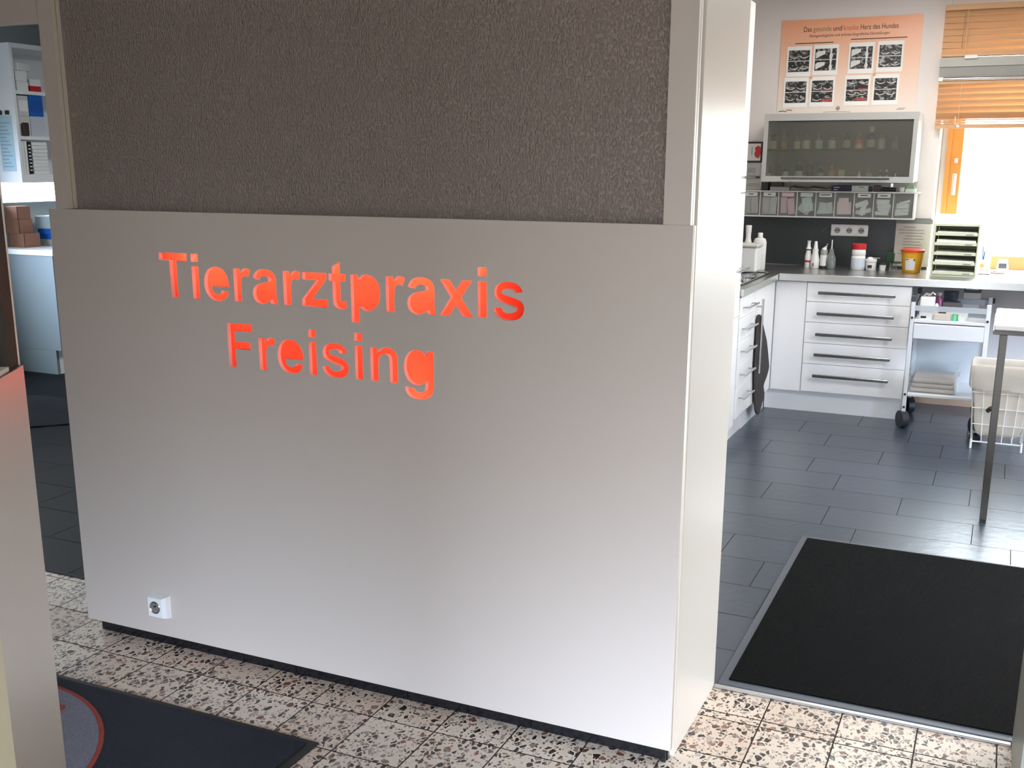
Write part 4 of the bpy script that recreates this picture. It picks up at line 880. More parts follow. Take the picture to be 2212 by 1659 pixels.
# tilting clear bins in a white rack
BX = [-1.5900+0.11675*k for k in range(10)]; BZ0, BZ1, BY = 1.160, 1.322, 7.145
rk = empty('bin_rack', (-1.06, 7.22, BZ0), 'long white wall rack with nine clear compartments under the glass cabinet', 'rack')
mb = MB(); mb.box(BX[0]-0.006, BY, BZ0, BX[-1]+0.008, 7.2985, BZ0+0.008); mb.build('base_rail', plastic_white, parent=rk)
MB().box(BX[0]-0.006, BY-0.003, BZ1-0.004, BX[-1]+0.030, 7.2985, BZ1+0.003).build('top_board', plastic_white, parent=rk)
MB().box(BX[-1], BY, BZ0+0.0082, BX[-1]+0.010, 7.2985, BZ1-0.0042).build('end_panel', plastic_white, parent=rk)
MB().box(BX[0], 7.290, BZ0+0.0082, BX[-1], 7.2985, BZ1-0.0042).build('back_panel', mat('rack_back', (178, 174, 168), 0.6), parent=rk)
for k in range(9):
    x0, x1 = BX[k]+0.001, BX[k+1]-0.001
    MB().box(x0-0.003, BY+0.001, BZ0+0.0082, x0+0.0015, BY+0.10, BZ1-0.0042).build('divider', mat('frosted_divider', (224, 222, 216), 0.3), parent=rk)
    d = MB().box(x0+0.003, BY+0.004, BZ0+0.0085, x1-0.003, BY+0.007, BZ1-0.006).build('bin_front', plastic_clear, parent=rk)
    if k not in (5, 8):
        lm = {2: mat('pink_tag', (232, 206, 206), 0.7), 3: mat('mint_tag', (212, 222, 214), 0.7)}.get(k, paper)
        t = MB().box(x0+0.020, BY+0.0005, BZ1-0.032, x1-0.018, BY+0.0035, BZ1-0.008).build('name_tag', lm, parent=d)
        if k not in (2, 3):
            wds = {0: 0.030, 1: 0.022, 4: 0.060, 6: 0.044, 7: 0.042}[k]
            MB().box((x0+x1)/2-wds/2, BY-0.0004, BZ1-0.0225, (x0+x1)/2+wds/2, BY+0.0003, BZ1-0.0175).build('tag_writing', ink, parent=t)
def sachet(cx, cz, w_, h_, rot, y, m, label, grp):
    mb = MB(); n_ = 5; R = []
    for i in range(n_+1):
        u_ = -w_/2+w_*i/n_; R.append([(u_, -0.0012-0.0025*sin(pi*i/n_), -h_/2), (u_, -0.0012-0.003*sin(pi*i/n_+0.6), h_/2), (u_, 0.0012, h_/2), (u_, 0.0012, -h_/2)])
    V = [[mb.bm.verts.new(p) for p in q] for q in R]
    for A, B in zip(V, V[1:]): mb.bridge(A, B)
    mb.bm.faces.new(V[0][::-1]); mb.bm.faces.new(V[-1])
    mb.xform(Matrix.Translation((cx, y, cz)) @ Matrix.Rotation(rot, 4, 'Y'))
    tag(mb.build('sachet', m), label, 'sachet', grp)
sm = {'grey': mat('grey_sachet', (190, 186, 182), 0.5), 'pink': mat('pink_sachet', (214, 186, 188), 0.5), 'mint': mat('mint_sachet', (202, 214, 208), 0.5), 'rose': mat('rose_sachet', (226, 204, 200), 0.5), 'white': mat('white_sachet', (222, 226, 222), 0.5), 'rosedark': mat('dusky_sachet', (176, 156, 156), 0.5)}
SP = [
 (0, 'first bin from the left', 'grey', ((0.035, 0.062, 0.042, 0.10, 0.05), (0.080, 0.060, 0.044, 0.10, -0.06))),
 (1, 'second bin from the left', 'grey', ((0.036, 0.058, 0.048, 0.105, 0.0), (0.083, 0.060, 0.044, 0.11, 0.08))),
 (2, 'third bin, behind the pink tag', 'pink', ((0.033, 0.062, 0.040, 0.10, -0.02), (0.080, 0.056, 0.044, 0.10, -0.12))),
 (3, 'fourth bin, behind the mint tag', 'mint', ((0.056, 0.056, 0.074, 0.085, 0.55), (0.066, 0.070, 0.060, 0.09, -0.25))),
 (4, 'fifth bin from the left', 'mint', ((0.050, 0.050, 0.066, 0.062, 0.18), (0.090, 0.050, 0.030, 0.07, -0.2), (0.050, 0.024, 0.080, 0.02, -0.05))),
 (5, 'sixth bin without a tag', 'rose', ((0.057, 0.050, 0.086, 0.076, -0.04), (0.052, 0.098, 0.060, 0.030, 0.0))),
 (6, 'seventh bin from the left', 'white', ((0.046, 0.078, 0.078, 0.030, -0.35), (0.056, 0.050, 0.030, 0.085, 0.35), (0.066, 0.032, 0.080, 0.026, -0.3), (0.040, 0.024, 0.060, 0.024, 0.1))),
 (7, 'eighth bin from the left', 'white', ((0.055, 0.092, 0.076, 0.030, 0.02), (0.062, 0.066, 0.080, 0.028, 0.1), (0.060, 0.044, 0.070, 0.028, 0.25), (0.050, 0.022, 0.078, 0.022, 0.05))),
 (8, 'rightmost bin of the rack', 'white', ((0.066, 0.092, 0.064, 0.016, -0.3), (0.056, 0.070, 0.074, 0.030, -0.03), (0.052, 0.042, 0.080, 0.020, -0.1), (0.050, 0.022, 0.078, 0.020, -0.1))),
]
for k, where, mk, items in SP:
    for j, (ox, oz, w_, h_, rot) in enumerate(items):
        sachet(BX[k]+ox, BZ0+0.012+oz, w_, h_, rot, BY+0.016+0.008*((len(items)-1-j) if mk != 'white' else j), sm[mk], {'grey': 'grey', 'pink': 'dusky pink', 'mint': 'pale mint', 'rose': 'pale rose', 'white': 'white'}[mk]+' wrapped sachet in the '+where, 'sachets in the '+where)
# things lying on the rack
zt = BZ1+0.0035
def onrack(name, x0, x1, h_, m, label, cat, y0=7.165, y1=7.275, bev=0.002): return tag(MB().box(x0, y0, zt, x1, y1, zt+h_, bev=bev).build(name, m), label, cat)
onrack('dark_case', -1.475, -1.430, 0.052, plastic_black, 'black upright case at the left end on the bin rack', 'case')
onrack('grey_folder', -1.428, -1.352, 0.048, mat('smoke_grey_card', (96, 98, 94), 0.5), 'smoky grey box beside the black case on the bin rack', 'box', 7.22, 7.285)
onrack('flat_packet', -1.415, -1.292, 0.024, mat('mauve_grey_card', (170, 164, 164), 0.5), 'low mauve grey packet at the front of the bin rack', 'packet', 7.150, 7.21)
mb = MB(); R = []
for i in range(13):
    x = -1.288+0.255*i/12; hh = 0.026+0.007*sin(i*1.1)+0.004*sin(i*2.3); R.append([mb.bm.verts.new(p) for p in ((x, 7.165, zt), (x, 7.160+0.006*sin(i), zt+hh*0.6), (x, 7.20, zt+hh), (x, 7.26, zt+hh*0.8), (x, 7.26, zt))])
for A, B in zip(R, R[1:]): mb.bridge(A, B)
mb.bm.faces.new(R[0][::-1]); mb.bm.faces.new(R[-1])
tag(mb.build('plastic_bag', mat('grey_film', (132, 128, 118), 0.3), smooth=True), 'crumpled grey plastic bag lying on the bin rack', 'bag')
nv = empty('navy_box', (-0.976, 7.22, zt), 'navy blue carton with two white print lines on the bin rack', 'box')
MB().box(-1.030, 7.165, zt, -0.917, 7.275, zt+0.034, bev=0.001).build('carton_body', navy, parent=nv)
MB().box(-1.020, 7.1635, zt+0.022, -0.986, 7.1648, zt+0.026).build('print_line', paper, parent=nv); MB().box(-1.022, 7.1635, zt+0.008, -0.996, 7.1648, zt+0.012).build('print_line', paper, parent=nv)
wb = empty('white_box', (-0.858, 7.22, zt), 'white carton with grey bar right of the navy carton', 'box')
MB().box(-0.912, 7.165, zt, -0.812, 7.275, zt+0.036, bev=0.001).build('carton_body', mat('grey_white_card', (212, 216, 212), 0.6), parent=wb)
MB().box(-0.868, 7.1635, zt+0.022, -0.836, 7.1648, zt+0.029).build('print_bar', plastic_grey, parent=wb)
onrack('black_block', -0.808, -0.792, 0.030, plastic_black, 'small black block between white carton and brown block', 'block', 7.17, 7.21)
onrack('brown_block', -0.780, -0.738, 0.038, mat('dark_brown_plastic', (60, 42, 36), 0.4), 'dark brown block on the bin rack beside the black tube', 'block', 7.165, 7.215, 0.003)
tag(MB().cyl((-0.732, 7.175, zt+0.017), (-0.652, 7.190, zt+0.013), 0.0115, seg=14).build('black_tube', plastic_black, smooth=True), 'black tubular instrument lying on the bin rack', 'instrument')
tag(MB().lathe(-0.615, 7.19, zt, [(0.013, 0), (0.019, 0.010), (0.018, 0.026), (0.010, 0.030)], 18).build('white_roll', plastic_white, smooth=True), 'small white tape roll on the bin rack', 'tape roll')
gb = empty('green_box', (-0.560, 7.22, zt), 'white and green carton at the right end of the bin rack', 'box')
MB().box(-0.595, 7.170, zt, -0.535, 7.275, zt+0.020, bev=0.001).build('lower_half', paper, parent=gb); MB().box(-0.590, 7.172, zt+0.0202, -0.545, 7.275, zt+0.034, bev=0.001).build('upper_half', mat('leaf_green_card', (134, 178, 132), 0.6), parent=gb)

# papers left of the cabinet
fn = empty('wall_notice', (-1.555, 7.29, 1.51), 'white notice with red blot and dark frame left of the glass cabinet', 'notice')
MB().box(-1.640, 7.290, 1.500, -1.505, 7.2990, 1.632).build('frame', plastic_black, parent=fn)
MB().box(-1.640, 7.2880, 1.512, -1.517, 7.2898, 1.620).build('sheet', paper, parent=fn)
mb = MB(); mb.prism([(0, -0.035), (0.022, -0.04), (0.032, -0.01), (0.034, 0.028), (0.012, 0.040), (-0.008, 0.024), (-0.002, 0.006), (-0.010, -0.012)], 0, 0.0015)
mb.xform(Matrix.Translation((-1.548, 7.2878, 1.568)) @ Matrix.Rotation(pi/2, 4, 'X')); mb.build('red_motif', mat('red_print', (198, 48, 52), 0.5), parent=fn)
MB().box(-1.575, 7.2868, 1.548, -1.572, 7.2878, 1.600).build('stroke', ink, parent=fn)
def note(z0, z1, x1, label, seed):
    q_ = empty('wall_notice', (-1.56, 7.298, z0), label, 'notice')
    MB().box(-1.640, 7.2960, z0, x1, 7.2985, z1).build('sheet', paper_grey, parent=q_)
    mb = MB(); mb.box(-1.595, 7.2948, z0+0.018, x1-0.03, 7.2958, z1-0.03); mb.build('printed_block', mat('grey_print', (178, 178, 174), 0.8), parent=q_)
    return q_
note(1.416, 1.497, -1.515, 'grey printed notice below the red-blot notice', 1)
note(1.330, 1.398, -1.486, 'lowest grey printed notice just above the bin rack', 2)
tag(MB().box(-1.640, 7.284, 1.401, -1.516, 7.298, 1.412).build('holder_strip', plastic_black), 'black holder strip between the two grey notices', 'strip')

# poster
PXa, PXb, PZa, PZb = -1.430, -0.590, 1.801, 2.368
ps = empty('poster', (-1.010, 7.2985, PZa), 'orange poster with eight scan pictures headed Das gesunde und kranke Herz des Hundes', 'poster')
o_ = MB().box(PXa, 7.2955, PZa, PXb, 7.2985, PZb).build('sheet', poster_mat(), parent=ps)
tx = mat('poster_type', (70, 42, 34), 0.6)
y_ = 7.2952
segs = [('Das', tx, 0.048), ('gesunde', mat('olive_type', (150, 122, 74), 0.6), 0.110), ('und', tx, 0.052), ('kranke', mat('rust_type', (204, 96, 54), 0.6), 0.088), ('Herz des Hundes', tx, 0.222)]
xc = -1.292
for s_, m2, wd in segs:
    text('title', s_, 0.043, (xc+wd/2, y_, 2.296), m2, ps, wd); xc += wd+0.011
text('subtitle', 'R\u00f6ntgenologische und echokardiografische Darstellungen', 0.024, (-1.015, y_, 2.263), tx, ps, 0.476)
MB().box(-1.340, 7.2945, 2.226, -1.105, 7.2952, 2.231).build('caption_line', tx, parent=ps); MB().box(-1.000, 7.2945, 2.238, -0.672, 7.2952, 2.243).build('caption_line', tx, parent=ps)
bone = mat('scan_white', (212, 212, 208), 0.5)
def picture(x0, z0, w_, h_, k):
    c_ = MB().box(x0, 7.2925, z0, x0+w_, 7.2950, z0+h_).build('picture', paper, parent=ps)
    b0, b1 = z0+0.028, z0+h_-0.024; mid = (b0+b1)/2; X0, X1 = x0+0.011, x0+w_-0.011
    cols = [(X0, (X0+X1)/2-0.001), ((X0+X1)/2+0.001, X1)]
    for (za, zb_) in ((b0, mid-0.0018), (mid+0.0018, b1)):
        MB().box(X0, 7.2915, za, X1, 7.2924, zb_).build('scan', xray_mat(k*3.1+za, red=False), parent=c_)
        mb = MB()
        for j in range(2):
            cx_ = X0+(X1-X0)*(0.27+0.48*j); hh = zb_-za
            if k in (1, 2):
                if j == 0:
                    mb.prism([(X0+0.006, za+0.006), (X0+0.030, za+0.018), (cx_+0.026, za+0.032), (cx_+0.026, zb_-0.012), (X0+0.016, zb_-0.014), (X0+0.004, zb_-0.024)], 0, 0.0006)
                else: mb.prism([(cx_-0.006, za), (cx_-0.011, za+hh*0.3), (cx_-0.005, za+hh*0.6), (cx_-0.008, zb_), (cx_+0.007, zb_), (cx_+0.004, za+hh*0.6), (cx_+0.010, za+hh*0.3), (cx_+0.006, za)], 0, 0.0006)
            else:
                pts = [(cx_-0.026+0.0058*i, za+hh*0.22+0.010*((i-4.5)/4.5)**2-(0.006 if k % 2 else 0.0)) for i in range(10)]
                if k in (6, 7): pts = [(p[0], p[1]+hh*0.35) for p in pts]
                mb.prism(pts+[(p[0], p[1]+0.0045) for p in pts[::-1]], 0, 0.0006)
        mb.xform(Matrix.Translation((0, 7.2914, 0)) @ Matrix.Rotation(pi/2, 4, 'X'))
        # prism was laid in XY with world z as its y
        mb.build('bright_shapes', bone, parent=c_)
        if k in (5, 6): MB().box(X0+(0.06 if za < mid else 0.07), 7.2906, za+0.004, X1-0.004, 7.2913, za+(0.018 if za < mid else 0.009)).build('red_band', mat('scan_red', (170, 74, 66), 0.5), parent=c_)
pw, ph = 0.152, 0.182
for k, x in enumerate((-1.386, -1.222, -1.008, -0.838)): picture(x, 2.030+0.004*k, pw, ph, k)
for k, x in enumerate((-1.394, -1.230, -1.018, -0.850)): picture(x, 1.842+0.002*k, pw, ph, 4+k)
for x, z in ((-1.228, 2.021), (-0.846, 2.029)): MB().cyl((x, 7.2950, z), (x, 7.2915, z), 0.010, seg=16).build('round_dot', mat('dot_print', (214, 170, 140), 0.6), parent=ps)
MB().cyl((-1.05, 7.2950, 1.832), (-1.05, 7.2940, 1.832), 0.013, seg=18).build('round_emblem', mat('emblem_grey', (150, 138, 128), 0.6), parent=ps)
mb = MB(); mb.tube([(-1.418, 7.2948, 1.818), (-1.390, 7.2948, 1.822), (-1.372, 7.2948, 1.816), (-1.366, 7.2948, 1.828), (-1.334, 7.2948, 1.825)], 0.0022, 6); mb.build('corner_logo', tx, parent=ps)
MB().box(-0.700, 7.2946, 1.818, -0.655, 7.2954, 1.8215).build('small_print', ink_pale, parent=ps); MB().box(-0.692, 7.2946, 1.8255, -0.648, 7.2954, 1.829).build('small_print', ink_pale, parent=ps)
MB().tube([(-1.14, 7.2948, 1.810), (-1.08, 7.2948, 1.813), (-1.00, 7.2948, 1.812), (-0.97, 7.2948, 1.809)], 0.0014, 6).build('flourish', ink_pale, parent=ps)

# ================================================================== WINDOW, BLINDS
wd_ = struct('window_1', MB().box(-0.402, 7.585, 1.182, -0.308, 7.645, 2.40, bev=0.003).box(-0.402, 7.585, 2.345, 1.598, 7.645, 2.403).box(1.50, 7.585, 1.182, 1.598, 7.645, 2.345), wood)
def wpart(n, mb, m): return mb.build(n, m, parent=wd_)
wpart('rebate', MB().box(-0.402, 7.575, 1.184, -0.374, 7.5848, 2.34), wood)
wpart('outer_frame', MB().box(-0.4335, 7.60, 0.85, -0.4025, 7.655, 2.403).box(-0.4020, 7.60, 0.85, 1.5985, 7.655, 0.885), plastic_white)
wpart('glass_pane', MB().box(-0.3075, 7.612, 0.886, 1.4995, 7.618, 2.344), glass_clear)
wpart('glass_pane', MB().box(-0.402, 7.612, 0.886, -0.308, 7.618, 1.181), glass_clear)
hd = wpart('handle', MB().box(-0.352, 7.568, 1.300, -0.326, 7.5748, 1.436, bev=0.004), plastic_white)
MB().cyl((-0.338, 7.5678, 1.42), (-0.338, 7.545, 1.42), 0.007, seg=12).build('spindle', chrome, parent=hd)
MB().box(-0.345, 7.540, 1.300, -0.333, 7.549, 1.425, bev=0.003).build('lever', chrome, parent=hd)
wpart('latch_plate', MB().box(-0.350, 7.570, 1.500, -0.328, 7.5748, 1.530), plastic_white)
def blind(x0, x1, y, z1, z0, pitch, label, rail_m, tiltdeg, low=0.030):
    b = empty('wooden_blind', ((x0+x1)/2, y, z0), label, 'blind')
    MB().box(x0, y-0.028, z1-0.030, x1, y+0.028, z1, bev=0.002).build('headrail', blind_wood if rail_m is None else rail_m, parent=b)
    mb = MB(); z = z0+low; t = radians(tiltdeg)
    while z < z1-0.030+0.004:
        c_, s_ = 0.0215*cos(t), 0.0215*sin(t); th = 0.0014
        mb.hexa([(x0, y-c_, z-s_-th), (x1, y-c_, z-s_-th), (x1, y+c_, z+s_-th), (x0, y+c_, z+s_-th)], [(x0, y-c_, z-s_+th), (x1, y-c_, z-s_+th), (x1, y+c_, z+s_+th), (x0, y+c_, z+s_+th)]); z += pitch
    for k in range(3 if low > 0.05 else 0):
        zz = z0+0.0215+0.014*k; mb.hexa([(x0, y-0.022, zz-0.004), (x1, y-0.022, zz-0.004), (x1, y+0.022, zz+0.002), (x0, y+0.022, zz+0.002)], [(x0, y-0.022, zz), (x1, y-0.022, zz), (x1, y+0.022, zz+0.006), (x0, y+0.022, zz+0.006)])
    mb.build('slats', blind_wood, parent=b)
    MB().box(x0, y-0.024, z0, x1, y+0.024, z0+0.018, bev=0.003).build('bottom_rail', blind_wood, parent=b)
    for x in (x0+0.13, (x0+x1)/2, x1-0.13): MB().cyl((x, y-0.027, z0+0.018), (x, y-0.027, z1-0.03), 0.0016, seg=6).build('ladder_cord', mat('cord_beige', (206, 186, 150), 0.8), parent=b)
    return b
b1 = blind(-0.466, 1.62, 7.255, 2.402, 2.112, 0.0355, 'upper wooden slat blind above the grey window rail', None, 66, 0.036)
MB().tube([(-0.352, 7.222, 2.37), (-0.357, 7.222, 2.16)], 0.002, 6).build('pull_cord', mat('cord_grey', (150, 128, 104), 0.8), parent=b1)
b2 = blind(-0.466, 1.62, 7.255, 1.986, 1.702, 0.0355, 'lower wooden slat blind with shiny headrail over the window', None, -52, 0.074)
MB().cyl((-0.44, 7.222, 1.985), (1.60, 7.222, 1.985), 0.010, seg=14).build('shiny_rod', chrome, parent=b2, smooth=True)
MB().box(-0.468, 7.218, 1.973, -0.440, 7.232, 1.996, bev=0.003).build('end_clip', plastic_white, parent=b2)
mb = MB(); mb.tube([(-0.352, 7.220, 1.77), (-0.352, 7.220, 1.725), (-0.338, 7.220, 1.714)], 0.002, 6); mb.lathe(-0.335, 7.220, 1.706, [(0.007, 0), (0.009, 0.008), (0.005, 0.014)], 12); mb.build('cord_knob', plastic_white, parent=b2, smooth=True)
vl = empty('window_rail', (0.57, 7.26, 1.998), 'two-tone grey cover board between the two wooden blinds', 'cover board')
MB().box(-0.470, 7.236, 2.056, 1.62, 7.298, 2.108).build('upper_board', blind_grey, parent=vl); MB().box(-0.468, 7.244, 1.998, 1.62, 7.298, 2.0555).build('lower_board', blind_grey_dark, parent=vl)
MB().box(-0.335, 7.221, 2.098, -0.265, 7.2300, 2.118, bev=0.002).build('white_hook', plastic_white, parent=vl)

# ================================================================== TROLLEY
ct = empty('trolley', (-0.245, 6.73, 0), 'white metal trolley with drawer standing under the steel counter', 'trolley')
TX0, TX1, TY0, TY1 = -0.452, -0.036, 6.500, 6.960
tm = mat('trolley_white', (228, 231, 234), 0.35)
for x in (TX0, TX1-0.022):
    for y in (TY0, TY1-0.03):
        p_ = MB().box(x, y, 0.078, x+0.022, y+0.03, 0.735, bev=0.002).build('upright', tm, parent=ct)
        if x == TX0: MB().box(x-0.001, y-0.001, 0.7355, x+0.023, y+0.031, 0.768, bev=0.002).build('dark_cap', mat('dark_grey_cap', (66, 70, 74), 0.5), parent=p_)
        for z in (0.645, 0.20, 0.125): MB().cyl((x+0.011, y-0.0005, z), (x+0.011, y-0.004, z), 0.007, seg=10).build('screw', plastic_black, parent=p_)
        c0 = Vector((x+0.011, y+0.012, 0.0))
        k_ = MB().box(c0.x-0.014, c0.y-0.012, 0.060, c0.x+0.014, c0.y+0.02, 0.0775).build('caster_fork', plastic_black, parent=ct)
        MB().cyl((c0.x-0.020, c0.y-0.010, 0.0505), (c0.x+0.014, c0.y+0.010, 0.0505), 0.0500, seg=28).build('wheel', mat('caster_grey', (46, 50, 56), 0.45), parent=k_, smooth=True)
for x0, x1, y0, y1 in ((TX0+0.0225, TX1-0.0225, TY0+0.002, TY0+0.008), (TX0+0.0225, TX1-0.0225, TY1-0.010, TY1-0.004)):
    MB().box(x0, y0, 0.685, x1, y1, 0.715).build('guard_rail', glass('frosted_guard', (226, 232, 236), 0.5, 0.3), parent=ct)
MB().box(TX0+0.0225, TY0+0.001, 0.618, TX1-0.0225, TY1-0.012, 0.636, bev=0.002).build('top_tray', tm, parent=ct)
dr = MB().box(TX0+0.0235, TY0-0.004, 0.526, TX1-0.0235, TY1-0.04, 0.612, bev=0.004).build('drawer', tm, parent=ct)
MB().box(TX0+0.0225, TY0+0.001, 0.190, TX1-0.0225, TY1-0.012, 0.208, bev=0.002).build('bottom_shelf', tm, parent=ct)
MB().box(TX0+0.0225, TY1-0.0115, 0.208, TX1-0.0225, TY1-0.0105, 0.60).build('back_sheet', mat('trolley_back', (196, 202, 206), 0.5), parent=ct)
mb = MB()
for z in (0.30, 0.33, 0.45, 0.48): mb.box(TX0+0.0222, TY0+0.06, z, TX0+0.0235, TY0+0.07, z+0.014)
mb.build('slot_marks', plastic_black, parent=ct)
zr = 0.6364
cw = empty('white_tumbler', (-0.375, 6.62, zr), 'white square cup full of small tools on the trolley', 'cup')
rounded_box(-0.411, 6.585, zr, -0.333, 6.66, zr+0.118, 0.006).build('cup', plastic_white, parent=cw)
mb = MB(); mb.tube([(-0.40, 6.62, zr+0.119), (-0.385, 6.62, zr+0.135), (-0.36, 6.62, zr+0.13)], 0.006, 8); mb.build('silver_clip', chrome, parent=cw)
mb = MB(); mb.tube([(-0.372, 6.63, zr+0.12), (-0.35, 6.63, zr+0.142), (-0.335, 6.63, zr+0.13)], 0.006, 8); mb.build('silver_clip', chrome, parent=cw)
tag(MB().tube([(-0.428, 6.60, zr), (-0.428, 6.60, zr+0.085), (-0.405, 6.605, zr+0.150)], 0.004, 8).build('black_probe', plastic_black), 'thin black probe leaning beside the white cup on the trolley', 'probe')
lb_ = empty('label_box', (-0.36, 6.53, zr), 'small white box with dark label at the front of the trolley top', 'box')
MB().box(-0.405, 6.512, zr, -0.338, 6.56, zr+0.048, bev=0.001).build('carton_body', plastic_white, parent=lb_); MB().box(-0.397, 6.5105, zr+0.008, -0.368, 6.5118, zr+0.020).build('dark_label', ink, parent=lb_)
mr = empty('plum_bottle', (-0.318, 6.70, zr), 'plum coloured bottle with silvery neck behind the white cup', 'bottle')
lathe_part('bottle_body', -0.318, 6.70, zr, [(0.022, 0), (0.022, 0.10), (0.012, 0.115)], mat('plum_plastic', (104, 40, 80), 0.3), mr); lathe_part('neck', -0.318, 6.70, zr+0.1155, [(0.012, 0), (0.016, 0.02), (0.012, 0.025)], chrome, mr)
tag(MB().lathe(-0.322, 6.60, zr, [(0.010, 0), (0.012, 0.004), (0.012, 0.07), (0.005, 0.085)], 14).build('white_tube', plastic_white, smooth=True), 'white rounded tube right of the white cup on the trolley', 'tube')
tag(MB().lathe(-0.262, 6.90, zr, [(0.030, 0), (0.036, 0.05), (0.042, 0.125)], 20).build('dark_bowl', mat('dark_blue_grey', (52, 58, 72), 0.4), smooth=True), 'dark blue grey beaker at the back of the trolley', 'beaker')
fx = empty('flat_box', (-0.205, 6.66, zr), 'flat white box with dark grey top lying on the trolley', 'box')
MB().box(-0.268, 6.58, zr, -0.155, 6.74, zr+0.045, bev=0.001).build('carton_body', plastic_white, parent=fx); MB().box(-0.268, 6.58, zr+0.0455, -0.155, 6.74, zr+0.048).build('dark_top', mat('dark_grey_card', (92, 90, 90), 0.5), parent=fx)
tag(MB().box(-0.298, 6.76, zr, -0.205, 6.85, zr+0.075, bev=0.002).build('grey_carton', mat('taupe_grey_card', (112, 106, 104), 0.6)), 'taupe grey carton behind the flat white box', 'box')
rounded = MB().box(-0.330, 6.515, zr, -0.240, 6.57, zr+0.034, bev=0.006, seg=2)
tag(rounded.build('beige_pouch', mat('beige_pouch', (216, 206, 192), 0.7)), 'beige flat pouch at the front of the trolley top', 'pouch')
tag(MB().cyl((-0.218, 6.535, zr), (-0.218, 6.535, zr+0.036), 0.016, seg=16).build('mint_cup', mint_clear, smooth=True), 'small bright mint green cup at the front of the trolley', 'cup')
tag(MB().box(-0.197, 6.512, zr, -0.165, 6.55, zr+0.034).build('white_carton', plastic_white), 'small white carton right of the mint green cup', 'box')
cbx = empty('clear_box', (-0.295, 6.70, 0.2085), 'clear plastic storage box on the bottom shelf of the trolley', 'box')
mb = MB(); x0, x1, y0, y1, z0, z1 = -0.426, -0.170, 6.53, 6.90, 0.2085, 0.345
mb.box(x0, y0, z0, x1, y1, z0+0.003); mb.box(x0, y0, z0+0.0031, x1, y0+0.003, z1); mb.box(x0, y1-0.003, z0+0.0031, x1, y1, z1); mb.box(x0, y0+0.0031, z0+0.0031, x0+0.003, y1-0.0031, z1); mb.box(x1-0.003, y0+0.0031, z0+0.0031, x1, y1-0.0031, z1)
mb.build('box_wall', glass('thin_clear_plastic', (253, 254, 254), 0.03, 0.1), parent=cbx); MB().box(x1+0.0002, 6.56, z1-0.03, x1+0.010, 6.62, z1-0.010, bev=0.002).build('latch', plastic_white, parent=cbx)
tl = mat('folded_towel', (206, 198, 192), 0.95, bump=0.4, bscale=90)
for k in range(3):
    tag(MB().box(-0.418+0.004*k, 6.54, 0.2120+0.0265*k, -0.180-0.004*k, 6.86, 0.2375+0.0265*k, bev=0.010, seg=3).build('folded_towel', tl, smooth=True), ('lowest', 'middle', 'topmost')[k]+' folded beige towel in the clear box on the trolley', 'towel')
# device under the counter
uc = empty('counter_device', (-0.140, 7.0, 0.645), 'grey and black box mounted under the steel counter above the trolley', 'device')
MB().box(-0.197, 6.966, 0.650, -0.103, 7.13, 0.752, bev=0.002).build('housing', mat('device_grey', (222, 222, 218), 0.5), parent=uc); MB().box(-0.197, 6.966, 0.7525, -0.103, 7.13, 0.8035, bev=0.002).build('black_top', plastic_black, parent=uc)
MB().box(-0.187, 6.9642, 0.770, -0.117, 6.9655, 0.778).build('light_slot', plastic_white, parent=uc)
cx_ = empty('cable_box', (-0.035, 7.28, 0.665), 'small dark cable box on the wall under the counter', 'junction box')
MB().box(-0.050, 7.270, 0.660, -0.022, 7.2995, 0.690, bev=0.002).build('housing', mat('dark_grey_cap', (66, 70, 74), 0.5), parent=cx_); MB().tube([(-0.050, 7.285, 0.683), (-0.10, 7.290, 0.684), (-0.19, 7.290, 0.684)], 0.002, 6).build('cable', plastic_grey, parent=cx_)

# ================================================================== WIRE BASKET WITH LINER
wx0, wx1, wy0, wy1, wzt = -0.062, 0.186, 6.175, 6.40, 0.455
def bx(t): return (wx0-0.030*t, wx1+0.030*t, wy0-0.015*t, wy1+0.015*t)
wkb = empty('wire_basket', (0.06, 6.29, 0), 'white wire waste basket standing on feet behind the table leg', 'basket')
mb = MB()
for k, t in enumerate((0.02, 0.25, 0.46, 0.66, 0.86, 1.0)):
    X0, X1, Y0, Y1 = bx(t); z = 0.030+t*(wzt-0.030); mb.tube([(X0, Y0, z), (X1, Y0, z), (X1, Y1, z), (X0, Y1, z)], 0.0026 if 0.02 < t < 1 else 0.0042, 6, True)
for s_ in range(6):
    a = s_/5; A0 = bx(0.02); A1 = bx(1)
    for (yy0, yy1) in ((A0[2], A1[2]), (A0[3], A1[3])): mb.tube([(A0[0]+(A0[1]-A0[0])*a, yy0, 0.038), (A1[0]+(A1[1]-A1[0])*a, yy1, wzt)], 0.0026, 6)
    for (xx0, xx1) in ((A0[0], A1[0]), (A0[1], A1[1])): mb.tube([(xx0, A0[2]+(A0[3]-A0[2])*a, 0.038), (xx1, A1[2]+(A1[3]-A1[2])*a, wzt)], 0.0026, 6)
    mb.tube([(A0[0]+(A0[1]-A0[0])*a, A0[2], 0.036), (A0[0]+(A0[1]-A0[0])*a, A0[3], 0.036)], 0.0022, 6)
mb.build('wire_cage', plastic_white, parent=wkb, smooth=True)
for x in (wx0, wx1):
    for y in (wy0, wy1): MB().cyl((x, y, 0.0), (x, y, 0.05), 0.0062, seg=8).build('foot', plastic_white, parent=wkb)
tag(MB().cyl((0.003, wy0-0.020, 0.215), (0.020, wy0-0.034, 0.235), 0.012, seg=10).build('padlock', dark_metal), 'small dark metal lock on the front of the wire basket', 'lock')
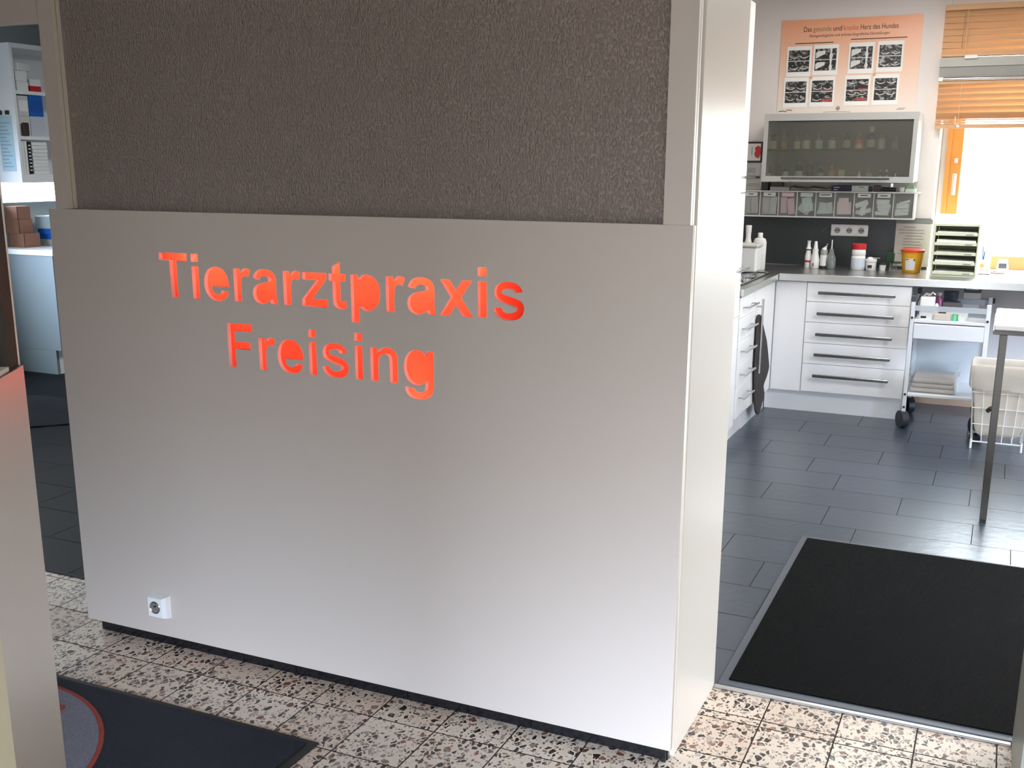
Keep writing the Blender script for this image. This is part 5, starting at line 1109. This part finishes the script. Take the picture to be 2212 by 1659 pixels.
# liner: bag inside the cage with its rim folded over the top
mb = MB(); R = []; random.seed(3); n_ = 36
def loop(t, z, d, amp):
    X0, X1, Y0, Y1 = bx(t); X0 -= d; X1 += d; Y0 -= d; Y1 += d; out = []
    for i in range(n_):
        s_ = 4*i/n_; q_ = int(s_); v_ = s_-q_
        c_ = [(X0+(X1-X0)*v_, Y0), (X1, Y0+(Y1-Y0)*v_), (X1-(X1-X0)*v_, Y1), (X0, Y1-(Y1-Y0)*v_)][q_]
        j = amp*(random.random()-0.5)*2; out.append(mb.bm.verts.new((c_[0]+j, c_[1]+j*0.6, z+j*0.8)))
    return out
for t, z, d, amp in ((0.05, 0.050, -0.030, 0.004), (0.2, 0.10, -0.012, 0.006), (0.45, 0.21, -0.010, 0.006), (0.7, 0.32, -0.010, 0.006), (0.97, 0.452, -0.008, 0.003), (1.0, 0.464, 0.002, 0.003), (1.0, 0.452, 0.012, 0.004), (0.88, 0.40, 0.014, 0.005), (0.78, 0.345, 0.016, 0.007), (0.74, 0.330, 0.014, 0.007)):
    R.append(loop(t, z, d, amp))
for A, B in zip(R, R[1:]): mb.bridge(A, B)
mb.bm.faces.new(R[0][::-1])
bagm = glass('bin_liner_film', (232, 226, 214), 0.62, 0.3)
lg = mb.build('bin_liner', bagm, smooth=True, angle=60); tag(lg, 'cream plastic bin liner folded over the rim of the wire basket', 'bin liner')
md = lg.modifiers.new('sub', 'SUBSURF'); md.levels = 1; md.render_levels = 1

# ================================================================== EXAMINATION TABLE
et = empty('examination_table', (0.58, 5.12, 0), 'steel-framed examination table with white top at the right edge', 'table')
EX0, EX1, EY0, EY1 = -0.010, 1.18, 4.83, 5.42
MB().box(EX0+0.002, EY0+0.001, 0.8265, EX1, EY1, 0.850, bev=0.004).build('tabletop', mat('table_white', (240, 240, 238), 0.25), parent=et)
mb = MB(); mb.box(EX0, EY0-0.001, 0.811, EX1, EY0+0.028, 0.8260); mb.box(EX0, EY1-0.028, 0.790, EX1, EY1, 0.8260)
MB().box(EX0, EY0-0.0015, 0.810, EX1, EY0+0.028, 0.8262, bev=0.001).build('front_rail', table_steel, parent=et); MB().box(EX0, EY1-0.028, 0.810, EX1, EY1, 0.8262, bev=0.001).build('back_rail', table_steel, parent=et)
mb.bm.free()
MB().box(EX0, EY0+0.0285, 0.810, EX0+0.028, EY1-0.0285, 0.8262).build('side_rail', table_steel, parent=et); MB().box(EX1-0.028, EY0+0.0285, 0.810, EX1, EY1-0.0285, 0.8262).build('side_rail', table_steel, parent=et)
for x, y in ((0.018, EY0), (EX1-0.046, EY0), (0.018, EY1-0.028), (EX1-0.046, EY1-0.028)):
    lg_ = MB().box(x, y, 0.012, x+0.028, y+0.028, 0.8095, bev=0.001).build('leg', table_steel, parent=et)
    MB().box(x+0.001, y+0.001, 0, x+0.027, y+0.027, 0.0115).build('foot_cap', plastic_black, parent=lg_)

# ================================================================== UNSEEN CEILING LAMPS ADDED TO BRIGHTEN THE TREATMENT ROOM
for k, (x, y, en) in enumerate(((-0.55, 6.15, 22), (0.75, 4.45, 40))):
    cl = struct('trim_%d' % (11+k), MB().box(x-0.31, y-0.31, 2.497, x+0.31, y+0.31, 2.5295, bev=0.004), plastic_white)
    l = bpy.data.lights.new('added_lamp', 'AREA'); l.shape = 'SQUARE'; l.size = 0.56; l.energy = en; l.color = (1.0, 0.965, 0.93)
    lo = bpy.data.objects.new('added_lamp', l); COL.objects.link(lo); lo.parent = cl; lo.location = (x, y, 2.494)
